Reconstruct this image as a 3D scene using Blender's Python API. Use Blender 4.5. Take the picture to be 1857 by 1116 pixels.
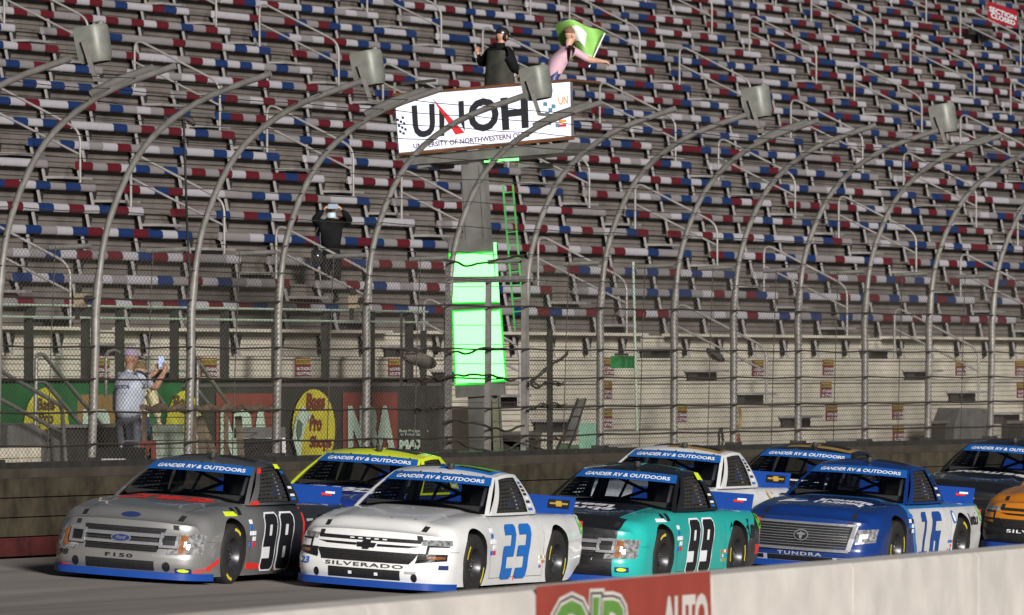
import bpy, bmesh, math, random
from mathutils import Vector, Matrix
from mathutils.bvhtree import BVHTree
random.seed(7)
R = math.radians
for o in list(bpy.data.objects): bpy.data.objects.remove(o)
scene = bpy.context.scene
COL = scene.collection

# ---------------------------------------------------------------- camera, sky, sun, exposure
TH = R(19.75)            # camera yaw away from the track's direction; X runs along the track, Y outwards, Z up
FPX = 16655.0            # focal length in photo pixels (200 mm lens on a 22.3 mm sensor)
EYE = 2.5
PITCH = math.atan((670 - 558) / FPX)
FW = Vector((math.cos(TH) * math.cos(PITCH), math.sin(TH) * math.cos(PITCH), math.sin(PITCH)))
RT = Vector((math.sin(TH), -math.cos(TH), 0))
UP = RT.cross(FW)
cam_data = bpy.data.cameras.new('camera')
cam_data.sensor_width = 22.3
cam_data.lens = 22.3 * FPX / 1857
cam_data.clip_start = 0.5
cam_data.clip_end = 3000
cam_data.dof.use_dof = True
cam_data.dof.focus_distance = 110
cam_data.dof.aperture_fstop = 4.5
cam = bpy.data.objects.new('camera', cam_data)
COL.objects.link(cam)
cam.matrix_world = Matrix(((RT.x, UP.x, -FW.x, 0), (RT.y, UP.y, -FW.y, 0), (RT.z, UP.z, -FW.z, EYE), (0, 0, 0, 1)))
scene.camera = cam

SUN_TRAVEL = Vector((1.0, 0.9, -0.43)).normalized()
world = bpy.data.worlds.new('World')
scene.world = world
world.use_nodes = True
wn = world.node_tree
sky = wn.nodes.new('ShaderNodeTexSky')
sky.sky_type = 'NISHITA'
sky.sun_disc = False
sky.sun_elevation = math.asin(-SUN_TRAVEL.z)
sky.sun_rotation = math.atan2(-SUN_TRAVEL.x, -SUN_TRAVEL.y)
bg = wn.nodes['Background']
wn.links.new(sky.outputs[0], bg.inputs[0])
bg.inputs[1].default_value = 0.011
sun_d = bpy.data.lights.new('sun', 'SUN')
sun_d.energy = 4.5
sun_d.angle = R(13)
sun_d.color = (1.0, 0.965, 0.92)
sun = bpy.data.objects.new('sun', sun_d)
COL.objects.link(sun)
sun.rotation_euler = SUN_TRAVEL.to_track_quat('-Z', 'Y').to_euler()
vs = scene.view_settings
vs.view_transform = 'Standard'; vs.look = 'None'; vs.gamma = 1.0; vs.exposure = 0.35
vs.use_curve_mapping = False

# ---------------------------------------------------------------- helpers
def ray(x, y):
    return FW + RT * ((x - 928.5) / FPX) + UP * ((558 - y) / FPX)
def P(x, y, Y):
    """photo pixel -> point on the upright plane at distance Y from the camera's line along the track"""
    r = ray(x, y)
    return Vector((0, 0, EYE)) + r * (Y / r.y)
def ground(Y):
    return EYE - 2.42 + 0.055 * (Y - 39.75)

def tag(o, label=None, cat=None, group=None, kind=None):
    if label: o['label'] = label
    if cat: o['category'] = cat
    if group: o['group'] = group
    if kind: o['kind'] = kind
    return o
def empty(name, loc=(0, 0, 0), label=None, cat=None, group=None):
    o = bpy.data.objects.new(name, None)
    COL.objects.link(o)
    o.location = loc
    o.empty_display_size = 0.1
    return tag(o, label, cat, group)

class MB:
    """collects polygons, builds ONE mesh object"""
    def __init__(s): s.v = []; s.f = []; s.m = []; s.mi = 0
    def add(s, vs, fs):
        b = len(s.v)
        s.v += [tuple(v) for v in vs]
        s.f += [tuple(b + i for i in f) for f in fs]
        s.m += [s.mi] * len(fs)
        return s
    def box(s, c, size, rot=None):
        hx, hy, hz = size[0] / 2, size[1] / 2, size[2] / 2
        vs = [Vector((x, y, z)) for x in (-hx, hx) for y in (-hy, hy) for z in (-hz, hz)]
        if rot is not None: vs = [rot @ v for v in vs]
        c = Vector(c)
        return s.add([v + c for v in vs], [(0, 1, 3, 2), (4, 6, 7, 5), (0, 4, 5, 1), (2, 3, 7, 6), (0, 2, 6, 4), (1, 5, 7, 3)])
    def hexa(s, p):   # 8 points, bottom four (ccw) then top four
        return s.add(p, [(3, 2, 1, 0), (4, 5, 6, 7), (0, 1, 5, 4), (1, 2, 6, 5), (2, 3, 7, 6), (3, 0, 4, 7)])
    def bar(s, a, b, w, h=None, up=Vector((0, 0, 1))):
        a, b = Vector(a), Vector(b); h = h or w
        d = (b - a).normalized()
        sd = d.cross(up)
        if sd.length < 1e-4: sd = d.cross(Vector((1, 0, 0)))
        sd.normalize(); u = sd.cross(d)
        q = [-sd * w / 2 - u * h / 2, sd * w / 2 - u * h / 2, sd * w / 2 + u * h / 2, -sd * w / 2 + u * h / 2]
        return s.add([a + x for x in q] + [b + x for x in q], [(3, 2, 1, 0), (4, 5, 6, 7), (0, 1, 5, 4), (1, 2, 6, 5), (2, 3, 7, 6), (3, 0, 4, 7)])
    def tube(s, path, r, n=8, cap=True):
        pts = [Vector(p) for p in path]
        rs = r if isinstance(r, (list, tuple)) else [r] * len(pts)
        t0 = (pts[1] - pts[0]).normalized()
        ref = Vector((0, 0, 1)) if abs(t0.z) < 0.9 else Vector((1, 0, 0))
        u = t0.cross(ref).normalized()
        vs, fs = [], []
        for i, p in enumerate(pts):
            t = (pts[min(i + 1, len(pts) - 1)] - pts[max(i - 1, 0)]).normalized()
            u = (u - t * u.dot(t)).normalized(); w = t.cross(u)
            for k in range(n):
                a = 2 * math.pi * k / n
                vs.append(p + (u * math.cos(a) + w * math.sin(a)) * rs[i])
        for i in range(len(pts) - 1):
            for k in range(n):
                a, b = i * n + k, i * n + (k + 1) % n
                fs.append((a, b, b + n, a + n))
        if cap:
            fs.append(tuple(reversed(range(n)))); fs.append(tuple(range((len(pts) - 1) * n, len(pts) * n)))
        return s.add(vs, fs)
    def lathe(s, prof, c, axis='Y', n=32):
        """prof = [(r, a)] revolved about an axis through c"""
        vs, fs = [], []; c = Vector(c); m = len(prof)
        for k in range(n):
            a = 2 * math.pi * k / n; ca, sa = math.cos(a), math.sin(a)
            for r, h in prof:
                if axis == 'Y': vs.append(c + Vector((r * ca, h, r * sa)))
                elif axis == 'Z': vs.append(c + Vector((r * ca, r * sa, h)))
                else: vs.append(c + Vector((h, r * ca, r * sa)))
        for k in range(n):
            for j in range(m - 1):
                a, b = k * m + j, ((k + 1) % n) * m + j
                fs.append((a, b, b + 1, a + 1))
        return s.add(vs, fs)
    def grid(s, fn, nu, nv, skirt=None):
        """fn(u, v) -> point, u, v in 0..1; skirt = second fn for a back face and side walls"""
        vs = [fn(i / nu, j / nv) for j in range(nv + 1) for i in range(nu + 1)]
        w = nu + 1
        fs = [(j * w + i, j * w + i + 1, (j + 1) * w + i + 1, (j + 1) * w + i) for j in range(nv) for i in range(nu)]
        if skirt:
            b = len(vs)
            vs += [skirt(i / nu, j / nv) for j in range(nv + 1) for i in range(nu + 1)]
            fs += [tuple(b + q for q in reversed(f)) for f in fs]
            ring = [i for i in range(nu)] + [j * w + nu for j in range(nv)] + [nv * w + i for i in range(nu, 0, -1)] + [j * w for j in range(nv, 0, -1)]
            for k in range(len(ring)):
                a, c = ring[k], ring[(k + 1) % len(ring)]
                fs.append((a, b + a, b + c, c))
        return s.add(vs, fs)
    def mesh(s, name, mats, smooth=None, origin=None):
        me = bpy.data.meshes.new(name)
        vs = s.v if origin is None else [tuple(Vector(v) - Vector(origin)) for v in s.v]
        me.from_pydata(vs, [], s.f)
        if not isinstance(mats, (list, tuple)): mats = [mats]
        for m in mats: me.materials.append(m)
        if len(mats) > 1: me.polygons.foreach_set('material_index', s.m)
        if smooth: smooth_mesh(me, smooth)
        return me
    def build(s, name, mats, parent=None, smooth=None, origin=None):
        if origin is None and parent is not None: origin = (0, 0, 0)
        me = s.mesh(name, mats, smooth, origin)
        return link(name, me, parent, None if parent else origin)

def smooth_mesh(me, angle=40):
    bm = bmesh.new(); bm.from_mesh(me)
    bmesh.ops.recalc_face_normals(bm, faces=bm.faces)
    for f in bm.faces: f.smooth = True
    lim = R(angle)
    for e in bm.edges:
        if len(e.link_faces) == 2: e.smooth = e.calc_face_angle(0) < lim
    bm.to_mesh(me); bm.free()
def link(name, me, parent=None, loc=None):
    o = bpy.data.objects.new(name, me)
    COL.objects.link(o)
    if parent is not None: o.parent = parent
    if loc is not None: o.location = loc
    return o
def wpart(mb, name, mats, parent, smooth=None):
    """a part given in world coordinates under an empty / object at parent.location (no rotation)"""
    return mb.build(name, mats, parent, smooth, origin=parent.location)

# ---------------------------------------------------------------- materials
MATS = {}
def mat(name, col, rough=0.6, metal=0.0, var=0.12, scale=6.0, bump=0.0, bscale=40.0, coat=0.0, emit=None, estr=0.0, spec=0.4, streak=0.0):
    if name in MATS: return MATS[name]
    m = bpy.data.materials.new(name); m.use_nodes = True
    nt = m.node_tree; b = nt.nodes['Principled BSDF']
    b.inputs['Roughness'].default_value = rough
    b.inputs['Metallic'].default_value = metal
    b.inputs['Coat Weight'].default_value = coat
    b.inputs['Coat Roughness'].default_value = 0.08
    b.inputs['Specular IOR Level'].default_value = spec
    c4 = (*col, 1)
    if var > 0:
        tc = nt.nodes.new('ShaderNodeTexCoord')
        nz = nt.nodes.new('ShaderNodeTexNoise'); nz.inputs['Scale'].default_value = scale; nz.inputs['Detail'].default_value = 5
        src = tc.outputs['Object']
        if streak:
            mp = nt.nodes.new('ShaderNodeMapping'); mp.inputs['Scale'].default_value = streak if isinstance(streak, tuple) else (1, 1, streak)
            nt.links.new(src, mp.inputs[0]); src = mp.outputs[0]
        nt.links.new(src, nz.inputs['Vector'])
        rp = nt.nodes.new('ShaderNodeMapRange')
        rp.inputs['From Min'].default_value = 0.3; rp.inputs['From Max'].default_value = 0.7
        rp.inputs['To Min'].default_value = 1 - var; rp.inputs['To Max'].default_value = 1 + var
        nt.links.new(nz.outputs['Fac'], rp.inputs['Value'])
        mx = nt.nodes.new('ShaderNodeVectorMath'); mx.operation = 'MULTIPLY'
        mx.inputs[0].default_value = col
        nt.links.new(rp.outputs[0], mx.inputs[1])
        nt.links.new(mx.outputs[0], b.inputs['Base Color'])
    else:
        b.inputs['Base Color'].default_value = c4
    if bump > 0:
        tc2 = nt.nodes.new('ShaderNodeTexCoord')
        n2 = nt.nodes.new('ShaderNodeTexNoise'); n2.inputs['Scale'].default_value = bscale; n2.inputs['Detail'].default_value = 4
        nt.links.new(tc2.outputs['Object'], n2.inputs['Vector'])
        bp = nt.nodes.new('ShaderNodeBump'); bp.inputs['Strength'].default_value = bump; bp.inputs['Distance'].default_value = 0.02
        nt.links.new(n2.outputs['Fac'], bp.inputs['Height']); nt.links.new(bp.outputs[0], b.inputs['Normal'])
    if emit:
        b.inputs['Emission Color'].default_value = (*emit, 1); b.inputs['Emission Strength'].default_value = estr
    MATS[name] = m
    return m

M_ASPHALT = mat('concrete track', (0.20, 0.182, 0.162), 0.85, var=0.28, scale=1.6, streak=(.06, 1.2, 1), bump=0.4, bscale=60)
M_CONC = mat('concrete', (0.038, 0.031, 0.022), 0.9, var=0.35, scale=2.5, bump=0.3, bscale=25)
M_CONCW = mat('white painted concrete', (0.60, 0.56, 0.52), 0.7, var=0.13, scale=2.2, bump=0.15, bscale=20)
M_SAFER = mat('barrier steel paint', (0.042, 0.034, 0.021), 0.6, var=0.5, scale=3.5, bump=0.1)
M_REDP = mat('red barrier paint', (0.06, 0.012, 0.010), 0.6, var=0.4, scale=4)
M_ALU = mat('weathered aluminium', (0.130, 0.113, 0.102), 0.6, 0.05, var=0.22, scale=1.6, bump=0.05)
M_ALUP = mat('pale terrace paint with light in colour', (0.46, 0.425, 0.35), 0.65, 0.0, var=0.2, scale=1.2)  # stronger light on the lower rows is put into this paler colour
M_TREAD = mat('aluminium tread', (0.10, 0.088, 0.08), 0.65, 0.05, var=0.2, scale=1.2)
M_GALV = mat('galvanised steel', (0.21, 0.20, 0.185), 0.45, 0.35, var=0.2, scale=9)
M_RAIL = mat('pale handrail steel', (0.26, 0.245, 0.235), 0.5, 0.2, var=0.15, scale=5)
M_CABLE = mat('dark wire rope', (0.05, 0.042, 0.035), 0.6, 0.3, var=0.2)
M_MESH = mat('chain link wire', (0.10, 0.09, 0.075), 0.5, 0.4, var=0.15)
M_BLACK = mat('matte black', (0.012, 0.012, 0.013), 0.7, var=0.2)
M_DARK = mat('dark steel', (0.035, 0.033, 0.03), 0.6, 0.3, var=0.3)
M_STEEL = mat('grey painted steel', (0.16, 0.155, 0.145), 0.6, 0.2, var=0.25, scale=3)
M_WHITE = mat('white plastic', (0.78, 0.76, 0.74), 0.5, var=0.05)
M_SEAT_R = mat('red seat plastic', (0.095, 0.006, 0.012), 0.42, var=0.22, scale=0.9)
M_SEAT_B = mat('blue seat plastic', (0.007, 0.025, 0.10), 0.42, var=0.22, scale=0.9)
M_SEAT_W = mat('white seat plastic', (0.35, 0.335, 0.36), 0.45, var=0.16, scale=0.9)
M_SEAT_G = mat('grey seat plastic', (0.20, 0.185, 0.19), 0.5, var=0.16, scale=0.9)

# ---------------------------------------------------------------- lettering (built-in font, made into flat meshes)
_tc = {}
def text_raw(s, bold=0.0, shear=0.0, spacing=1.0, lines=None):
    key = (s, bold, shear, spacing)
    if key in _tc: return _tc[key]
    cu = bpy.data.curves.new('lettering', 'FONT')
    cu.body = s; cu.offset = bold; cu.shear = shear; cu.space_character = spacing
    cu.resolution_u = 3; cu.align_x = 'CENTER'; cu.fill_mode = 'FRONT'
    if '\n' in s: cu.space_line = 0.85
    ob = bpy.data.objects.new('lettering', cu); COL.objects.link(ob)
    bpy.context.view_layer.update()
    me = bpy.data.meshes.new_from_object(ob.evaluated_get(bpy.context.evaluated_depsgraph_get()))
    vs = [(v.co.x, v.co.y) for v in me.vertices]; fs = [tuple(p.vertices) for p in me.polygons]
    bpy.data.objects.remove(ob); bpy.data.curves.remove(cu); bpy.data.meshes.remove(me)
    _tc[key] = (vs, fs)
    return vs, fs
def text_on(s, fn, mats, name, parent, bold=0.0, shear=0.0, outline=None, origin=None, spacing=1.0):
    """fn(u, v) -> 3D for u, v in 0..1 over the text's own box; outline = extra bold but the same box"""
    vs, fs = text_raw(s, bold, shear, spacing)
    x0 = min(v[0] for v in vs); x1 = max(v[0] for v in vs); y0 = min(v[1] for v in vs); y1 = max(v[1] for v in vs)
    if outline: vs, fs = text_raw(s, bold + outline, shear, spacing)
    mb = MB()
    mb.add([fn((v[0] - x0) / (x1 - x0), (v[1] - y0) / (y1 - y0)) for v in vs], fs)
    return mb.build(name, mats, parent, None, origin)
def quad_fn(p00, p10, p11, p01):
    a, b, c, d = Vector(p00), Vector(p10), Vector(p11), Vector(p01)
    return lambda u, v: (a * (1 - u) + b * u) * (1 - v) + (d * (1 - u) + c * u) * v
# ================================================================= THE SETTING: track, wall, walkway
WALL_Y = 43.0
FLOOR_Z = EYE - 1.55                      # walkway behind the catch fence
X0, X1 = 60.0, 235.0
mb = MB()
def trk(u, v):
    X = -60 + u * 420; Y = 24 + v * (WALL_Y + 0.35 - 24)
    return Vector((X, Y, ground(Y)))
mb.grid(trk, 60, 6)
tag(mb.build('race_track', M_ASPHALT), kind='structure')
mb = MB(); z = ground(24) + 0.0
mb.grid(lambda u, v: Vector((-800 + u * 1800, -900 + v * 924, z)), 4, 4)
tag(mb.build('infield_ground', M_ASPHALT), kind='structure')
mb = MB()
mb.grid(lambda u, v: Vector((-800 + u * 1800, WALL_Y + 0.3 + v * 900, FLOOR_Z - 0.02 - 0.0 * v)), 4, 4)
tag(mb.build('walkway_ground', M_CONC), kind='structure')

# outside wall: concrete wall with a steel-tube barrier in front of it
ow = empty('outside_wall', (120, WALL_Y, ground(WALL_Y)), 'long brown outside retaining wall with stacked steel barrier tubes along the track', 'wall')
wt = EYE - 1.20
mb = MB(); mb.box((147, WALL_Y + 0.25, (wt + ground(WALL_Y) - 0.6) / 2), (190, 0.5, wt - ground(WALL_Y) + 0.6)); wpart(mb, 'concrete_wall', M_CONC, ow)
mb = MB(); mb.box((147, WALL_Y + 0.20, wt + 0.035), (190, 0.34, 0.07)); wpart(mb, 'fence_sill', M_DARK, ow)
zb = ground(WALL_Y - .3)
nt_ = 4; th_ = (wt - 0.10 - zb - 0.02) / nt_
for seg in range(18):
    xa = 60 + seg * 9.15
    for k in range(nt_):
        mb = MB()
        z0 = zb + 0.02 + k * th_
        mb.box((xa + 4.55, WALL_Y - 0.30, z0 + th_ / 2), (9.09, 0.20, th_ - 0.014))
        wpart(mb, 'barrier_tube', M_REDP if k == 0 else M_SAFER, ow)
for k in range(60):
    mb = MB(); mb.box((62 + k * 2.9, WALL_Y - 0.1, wt - 0.13), (0.12, 0.2, 0.05)); wpart(mb, 'bracket', M_DARK, ow)

# ================================================================= GRANDSTAND
D0, DR, H0, HR = 50.0, 0.85, 0.936, 0.3765      # first coloured row: distance, tread, height over the eye, rise
NROW = 26
def rowY(i): return D0 + DR * i
def rowZ(i): return EYE + H0 + HR * i            # height of the seat backs in the row; tread is HR lower
AISLE_W = 1.25
def aisleX(k, i): return 131.95 + 12.05 * k + 0.11 * i
ROW_WORD = ['lowest', 'second', 'third', 'fourth', 'fifth', 'sixth', 'seventh', 'eighth', 'ninth', 'tenth', 'eleventh', 'twelfth', 'thirteenth',
            'fourteenth', 'fifteenth', 'sixteenth', 'seventeenth', 'eighteenth', 'nineteenth', 'twentieth', 'twenty-first', 'twenty-second',
            'twenty-third', 'twenty-fourth', 'twenty-fifth', 'twenty-sixth', 'twenty-seventh']
PITCHS = 0.598
# one seat back: rounded slab curving back towards its top
def seatback_mesh(m, name):
    mb = MB(); prof = [(-0.025, -0.068), (-0.045, -0.045), (-0.042, 0.03), (-0.02, 0.062), (0.015, 0.068), (0.03, 0.05), (0.012, -0.05), (-0.005, -0.068)]
    w = PITCHS / 2 - 0.006
    n = len(prof)
    mb.add([(-w, y, z) for y, z in prof] + [(w, y, z) for y, z in prof],
           [(k, (k + 1) % n, n + (k + 1) % n, n + k) for k in range(n)] + [tuple(range(n)), tuple(reversed(range(n, 2 * n)))])
    return mb.mesh(name, m, 60)
SB = {c: seatback_mesh(m, 'seat_back') for c, m in (('r', M_SEAT_R), ('b', M_SEAT_B), ('w', M_SEAT_W), ('g', M_SEAT_G))}
# bracket: slanted strut from the tread to the seat back
mb = MB()
mb.hexa([(-.034, -.075, -HR), (.034, -.075, -HR), (.034, -.05, -HR), (-.034, -.05, -HR), (-.034, .0, -.03), (.034, .0, -.03), (.034, .022, -.03), (-.034, .022, -.03)])
BRK = mb.mesh('bracket', mat('bright bracket aluminium', (.28, .26, .255), .5, .1, var=.15))
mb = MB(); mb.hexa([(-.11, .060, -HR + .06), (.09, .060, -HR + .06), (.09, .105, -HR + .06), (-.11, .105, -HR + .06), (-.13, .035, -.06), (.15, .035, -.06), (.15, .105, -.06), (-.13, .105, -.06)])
PLT = mb.mesh('bracket_shadow_plate', M_BLACK)  # dark plate in place of each bracket's cast shadow on the riser
def xrange_row(i):
    Y = rowY(i)
    y0 = 670 - 0.25
    return P(-60, 300, Y).x - 3.0, P(1920, 300, Y).x + 3.0
AD_Y = 47.35
AD_X1 = P(800, 760, AD_Y).x
rows = {}
rs = random.Random(11)
for i in range(-6, NROW + 1):
    xa, xb = xrange_row(i)
    if i <= -3: xa = AD_X1 + 0.15
    Y, Z = rowY(i), rowZ(i)
    tz = Z - HR
    if i >= 0:
        r = empty('seat_row', ((xa + xb) / 2, Y, tz), 'row of red, white and blue seat backs, %s coloured row up from the walkway' % ROW_WORD[i], 'seat row', 'coloured seat rows of the grandstand')
    else:
        r = empty('bench_row', ((xa + xb) / 2, Y, tz), 'bare pale aluminium terrace row without seat backs, %s below the coloured seats' % ['first', 'second', 'third', 'fourth', 'fifth', 'sixth'][-i - 1], 'bench row', 'bare rows below the coloured seats')
    rows[i] = r
    # riser behind the seat: four ribbed planks, with a nosing on top that is the edge of the next tread
    yb = Y + 0.11
    prof = []
    npl = 4; ph = (HR - 0.035) / npl
    for k in range(npl):
        z0 = tz + k * ph
        prof += [(yb + 0.022, z0), (yb + 0.022, z0 + 0.010), (yb, z0 + 0.014), (yb, z0 + ph - 0.004)]
    prof += [(yb + 0.022, tz + HR - 0.035), (yb - 0.045, tz + HR - 0.035), (yb - 0.05, tz + HR - 0.002), (yb + 0.02, tz + HR - 0.001)]
    mb = MB(); n = len(prof)
    mb.add([(xa, y, z) for y, z in prof] + [(xb, y, z) for y, z in prof], [(k, n + k, n + k + 1, k + 1) for k in range(n - 1)])
    wpart(mb, 'riser', M_ALU if i >= 0 else M_ALUP, r)
    mb = MB(); mb.box(((xa + xb) / 2, Y - 0.32, tz - 0.016), (xb - xa, 0.90, 0.03)); wpart(mb, 'tread', M_TREAD, r)
    # seat backs and brackets between the aisles
    ka = int((xa - 131.95) // 12.05) - 1
    for k in range(ka, ka + 12):
        s0 = aisleX(k, i) + AISLE_W / 2; s1 = aisleX(k + 1, i) - AISLE_W / 2
        ns = 18
        pit = (s1 - s0) / ns
        if s1 < xa or s0 > xb: continue
        last = None
        if i >= 0:
            a, b = max(s0, xa), min(s1, xb)
            mb = MB(); mb.box(((a + b) / 2, Y + 0.03, Z + 0.0), (b - a - 0.02, 0.03, 0.10)); wpart(mb, 'backrest_beam', M_ALU, r)
            for j in range(ns):
                x = s0 + pit * (j + 0.5)
                if x < xa or x > xb: continue
                c = rs.choices('rbwg', (24, 26, 26, 24))[0]
                if c in 'rb' and c == last and rs.random() < 0.85: c = 'w' if rs.random() < .5 else 'g'
                if last in ('w', 'g') and c in 'wg' and rs.random() < 0.35: c = rs.choice('rb')
                last = c
                o = link('seat_back', SB[c], r, Vector((x, Y, Z)) - r.location)
                o.rotation_euler = (rs.uniform(-.12, .12), 0, rs.uniform(-.012, .012))
        nb = 6
        for j in range(nb):
            x = s0 + 0.10 + (s1 - s0 - 0.2) * j / (nb - 1) if i >= 0 else s0 + 1.0 + (s1 - s0 - 2) * j / (nb - 1)
            if x < xa or x > xb: continue
            if i < -1: continue
            link('bracket', BRK, r, Vector((x, Y, Z)) - r.location)
            link('bracket_shadow_plate', PLT, r, Vector((x + .20, Y, Z)) - r.location)
        if i == -1:
            a, b = max(s0, xa), min(s1, xb)
            mb = MB(); mb.box(((a + b) / 2, Y - 0.01, Z + 0.01), (b - a, 0.20, 0.045)); wpart(mb, 'bench_plank', M_ALUP, r)

AISLE_WORD = {-1: 'seat aisle above the man photographing', 0: 'seat aisle beside the woman in black', 1: 'seat aisle passing behind the flag stand column',
              2: 'first seat aisle past the flag stand', 3: 'second seat aisle past the flag stand', 4: 'third seat aisle past the flag stand', 5: 'fourth seat aisle past the flag stand',
              6: 'fifth seat aisle past the flag stand', 7: 'sixth seat aisle past the flag stand'}
# end wall closing the bare terrace beside the flag stand
pts = []
for i in range(-6, -1):
    tz = rowZ(i) - HR
    pts += [(rowY(i) - .70 if i == -6 else rowY(i - 1) + .10, tz - .03), (rowY(i) + .10, tz - .03)]
xe = AD_X1 + .16
prof = [(rowY(-6) - .70, FLOOR_Z - .01)] + pts + [(rowY(-2) + .10, FLOOR_Z - .01)]
mb = MB(); n = len(prof)
mb.add([(xe, y, z) for y, z in prof] + [(xe + .06, y, z) for y, z in prof], [tuple(range(n)), tuple(reversed(range(n, 2 * n)))] + [(k, n + k, n + (k + 1) % n, (k + 1) % n) for k in range(n)])
tag(mb.build('terrace_end_wall', M_CONC, None, origin=(xe, rowY(-4), FLOOR_Z)), 'stepped grey end wall of the bare terrace behind the fence gate', 'wall')
# aisle stairs: half-steps, one thing per aisle
for k in range(-1, 8):
    X = aisleX(k, 5)
    lo = -6 if k >= 0 else -2
    st = empty('aisle_stair', (X, rowY(0), rowZ(0) - HR), 'narrow aluminium stair in the ' + AISLE_WORD[k], 'stair', 'aisle stairs of the grandstand')
    for i in range(lo, NROW):
        xa, xb = xrange_row(i); x = aisleX(k, i)
        if x < xa + 1 or x > xb - 1: continue
        if i <= -3 and x < AD_X1 + 1: continue
        tz = rowZ(i) - HR
        mb = MB(); mb.box((x, rowY(i) - 0.10, tz + HR * 0.5 - 0.02), (AISLE_W - 0.06, 0.38, 0.04)); wpart(mb, 'step', M_RAIL, st)
        mb = MB(); mb.box((x, rowY(i) - 0.02, tz + HR * 0.25 - 0.02), (AISLE_W - 0.25, 0.16, HR * 0.5 - 0.04)); wpart(mb, 'step_gap_shade', M_DARK, st)  # dark block in place of the shaded opening under the half-step

# handrails: every third row in each aisle
def smooth_path(pts, n=6):
    pts = [Vector(p) for p in pts]; out = []
    for i in range(len(pts) - 1):
        p0 = pts[max(i - 1, 0)]; p1 = pts[i]; p2 = pts[i + 1]; p3 = pts[min(i + 2, len(pts) - 1)]
        for k in range(n):
            t = k / n
            out.append(0.5 * ((2 * p1) + (p2 - p0) * t + (2 * p0 - 5 * p1 + 4 * p2 - p3) * t * t + (3 * p1 - p0 - 3 * p2 + p3) * t ** 3))
    out.append(pts[-1]); return out
def round_path(pts, r=0.12, n=5):
    pts = [Vector(p) for p in pts]; out = [pts[0]]
    for i in range(1, len(pts) - 1):
        a = (pts[i - 1] - pts[i]).normalized(); b = (pts[i + 1] - pts[i]).normalized()
        p, q = pts[i] + a * r, pts[i] + b * r
        for k in range(n + 1):
            t = k / n; out.append((p * (1 - t) + pts[i] * t) * (1 - t) + (pts[i] * (1 - t) + q * t) * t)
    out.append(pts[-1]); return out
HRH = 0.92
for k in range(-1, 8):
    for i in range(-2, NROW - 1, 3):
        xa, xb = xrange_row(i); x = aisleX(k, i)
        if x < xa + 1 or x > xb - 1: continue
        if i == -2 and k < 0: continue
        # upper post stands on row i+1, lower post on row i-1
        ya, yb = rowY(i + 1) - 0.42, rowY(i - 1) - 0.28
        za, zb = rowZ(i + 1) - HR, rowZ(i - 1) - HR
        h = empty('handrail', (x, yb, zb), 'pale handrail loop, %s up the %s' % (ROW_WORD[(i + 2) // 3], AISLE_WORD[k]), 'handrail', 'aisle handrails of the grandstand')
        mb = MB(); mb.tube(round_path([(x, ya, za), (x, ya, za + HRH + .02), (x, yb, zb + HRH), (x, yb, zb)], 0.20, 6), 0.021, 8)
        wpart(mb, 'top_rail', M_RAIL, h, 60)
        mb = MB(); mb.tube([(x, ya, za + HRH * .58), (x, yb, zb + HRH * .58)], 0.019, 8); wpart(mb, 'middle_rail', M_RAIL, h, 60)
# ================================================================= CATCH FENCE
POSTS = [-190, -10, 165, 340, 500, 663, 812, 952, 1088, 1222, 1330, 1447, 1568, 1682, 1795, 1900, 2010]
LEAN = {165: 2.6, 340: 2.2, 500: 1.4, 663: .6, 1682: 1.2, 1795: 1.6, -10: 2.0}
PX = [P(x, 800, WALL_Y + .15).x for x in POSTS]
FY = WALL_Y + 0.15
fence = empty('catch_fence', (PX[2], FY, wt), 'tall galvanised catch fence with curved-over posts, cables and chain-link mesh on the outside wall', 'fence')
ARC = smooth_path([(0, -1.25), (0, 0.2), (0.0, 0.9), (0.13, 1.83), (0.55, 2.72), (1.25, 3.28), (2.2, 3.62)], 5)
def arc_at(H):
    for a, b in zip(ARC[:-1], ARC[1:]):
        if a.y <= H <= b.y:
            t = (H - a.y) / (b.y - a.y); return a.x + (b.x - a.x) * t
    return ARC[-1].x
ARC = [Vector((p.x, p.y, 0)) for p in [Vector((q.x, q.y, 0)) for q in ARC]] if len(ARC[0]) == 3 else [Vector((q.x, q.y, 0)) for q in ARC]
for x, X in zip(POSTS, PX):
    ln = math.tan(R(LEAN.get(x, 0.3)))
    mb = MB()
    mb.tube([(X, FY - p.x - ln * max(p.y + 1.25, 0) * .8, EYE + p.y) for p in ARC], [0.056 if p.y < 1.2 else 0.041 for p in ARC], 12)
    po = wpart(mb, 'post', M_GALV, fence, 60)
    for H in (.88, .285, -.115, -.52, -.92):
        mb = MB(); mb.lathe([(0.0, -.03), (.075, -.03), (.075, .03), (0, .03)], (X, FY - ln * (H + 1.25) * .8, EYE + H), 'Z', 12)
        wpart(mb, 'cable_clamp', M_DARK, po, 40).location = (0, 0, 0)
    mb = MB(); mb.tube([(X, FY, EYE + 1.52), (X, FY + 0.55, EYE + 1.5)], 0.034, 8); wpart(mb, 'brace', M_GALV, fence, 60)
    mb = MB(); mb.box((X, FY, wt + 0.09), (0.2, 0.2, 0.05)); wpart(mb, 'base_plate', M_DARK, fence)
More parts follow.
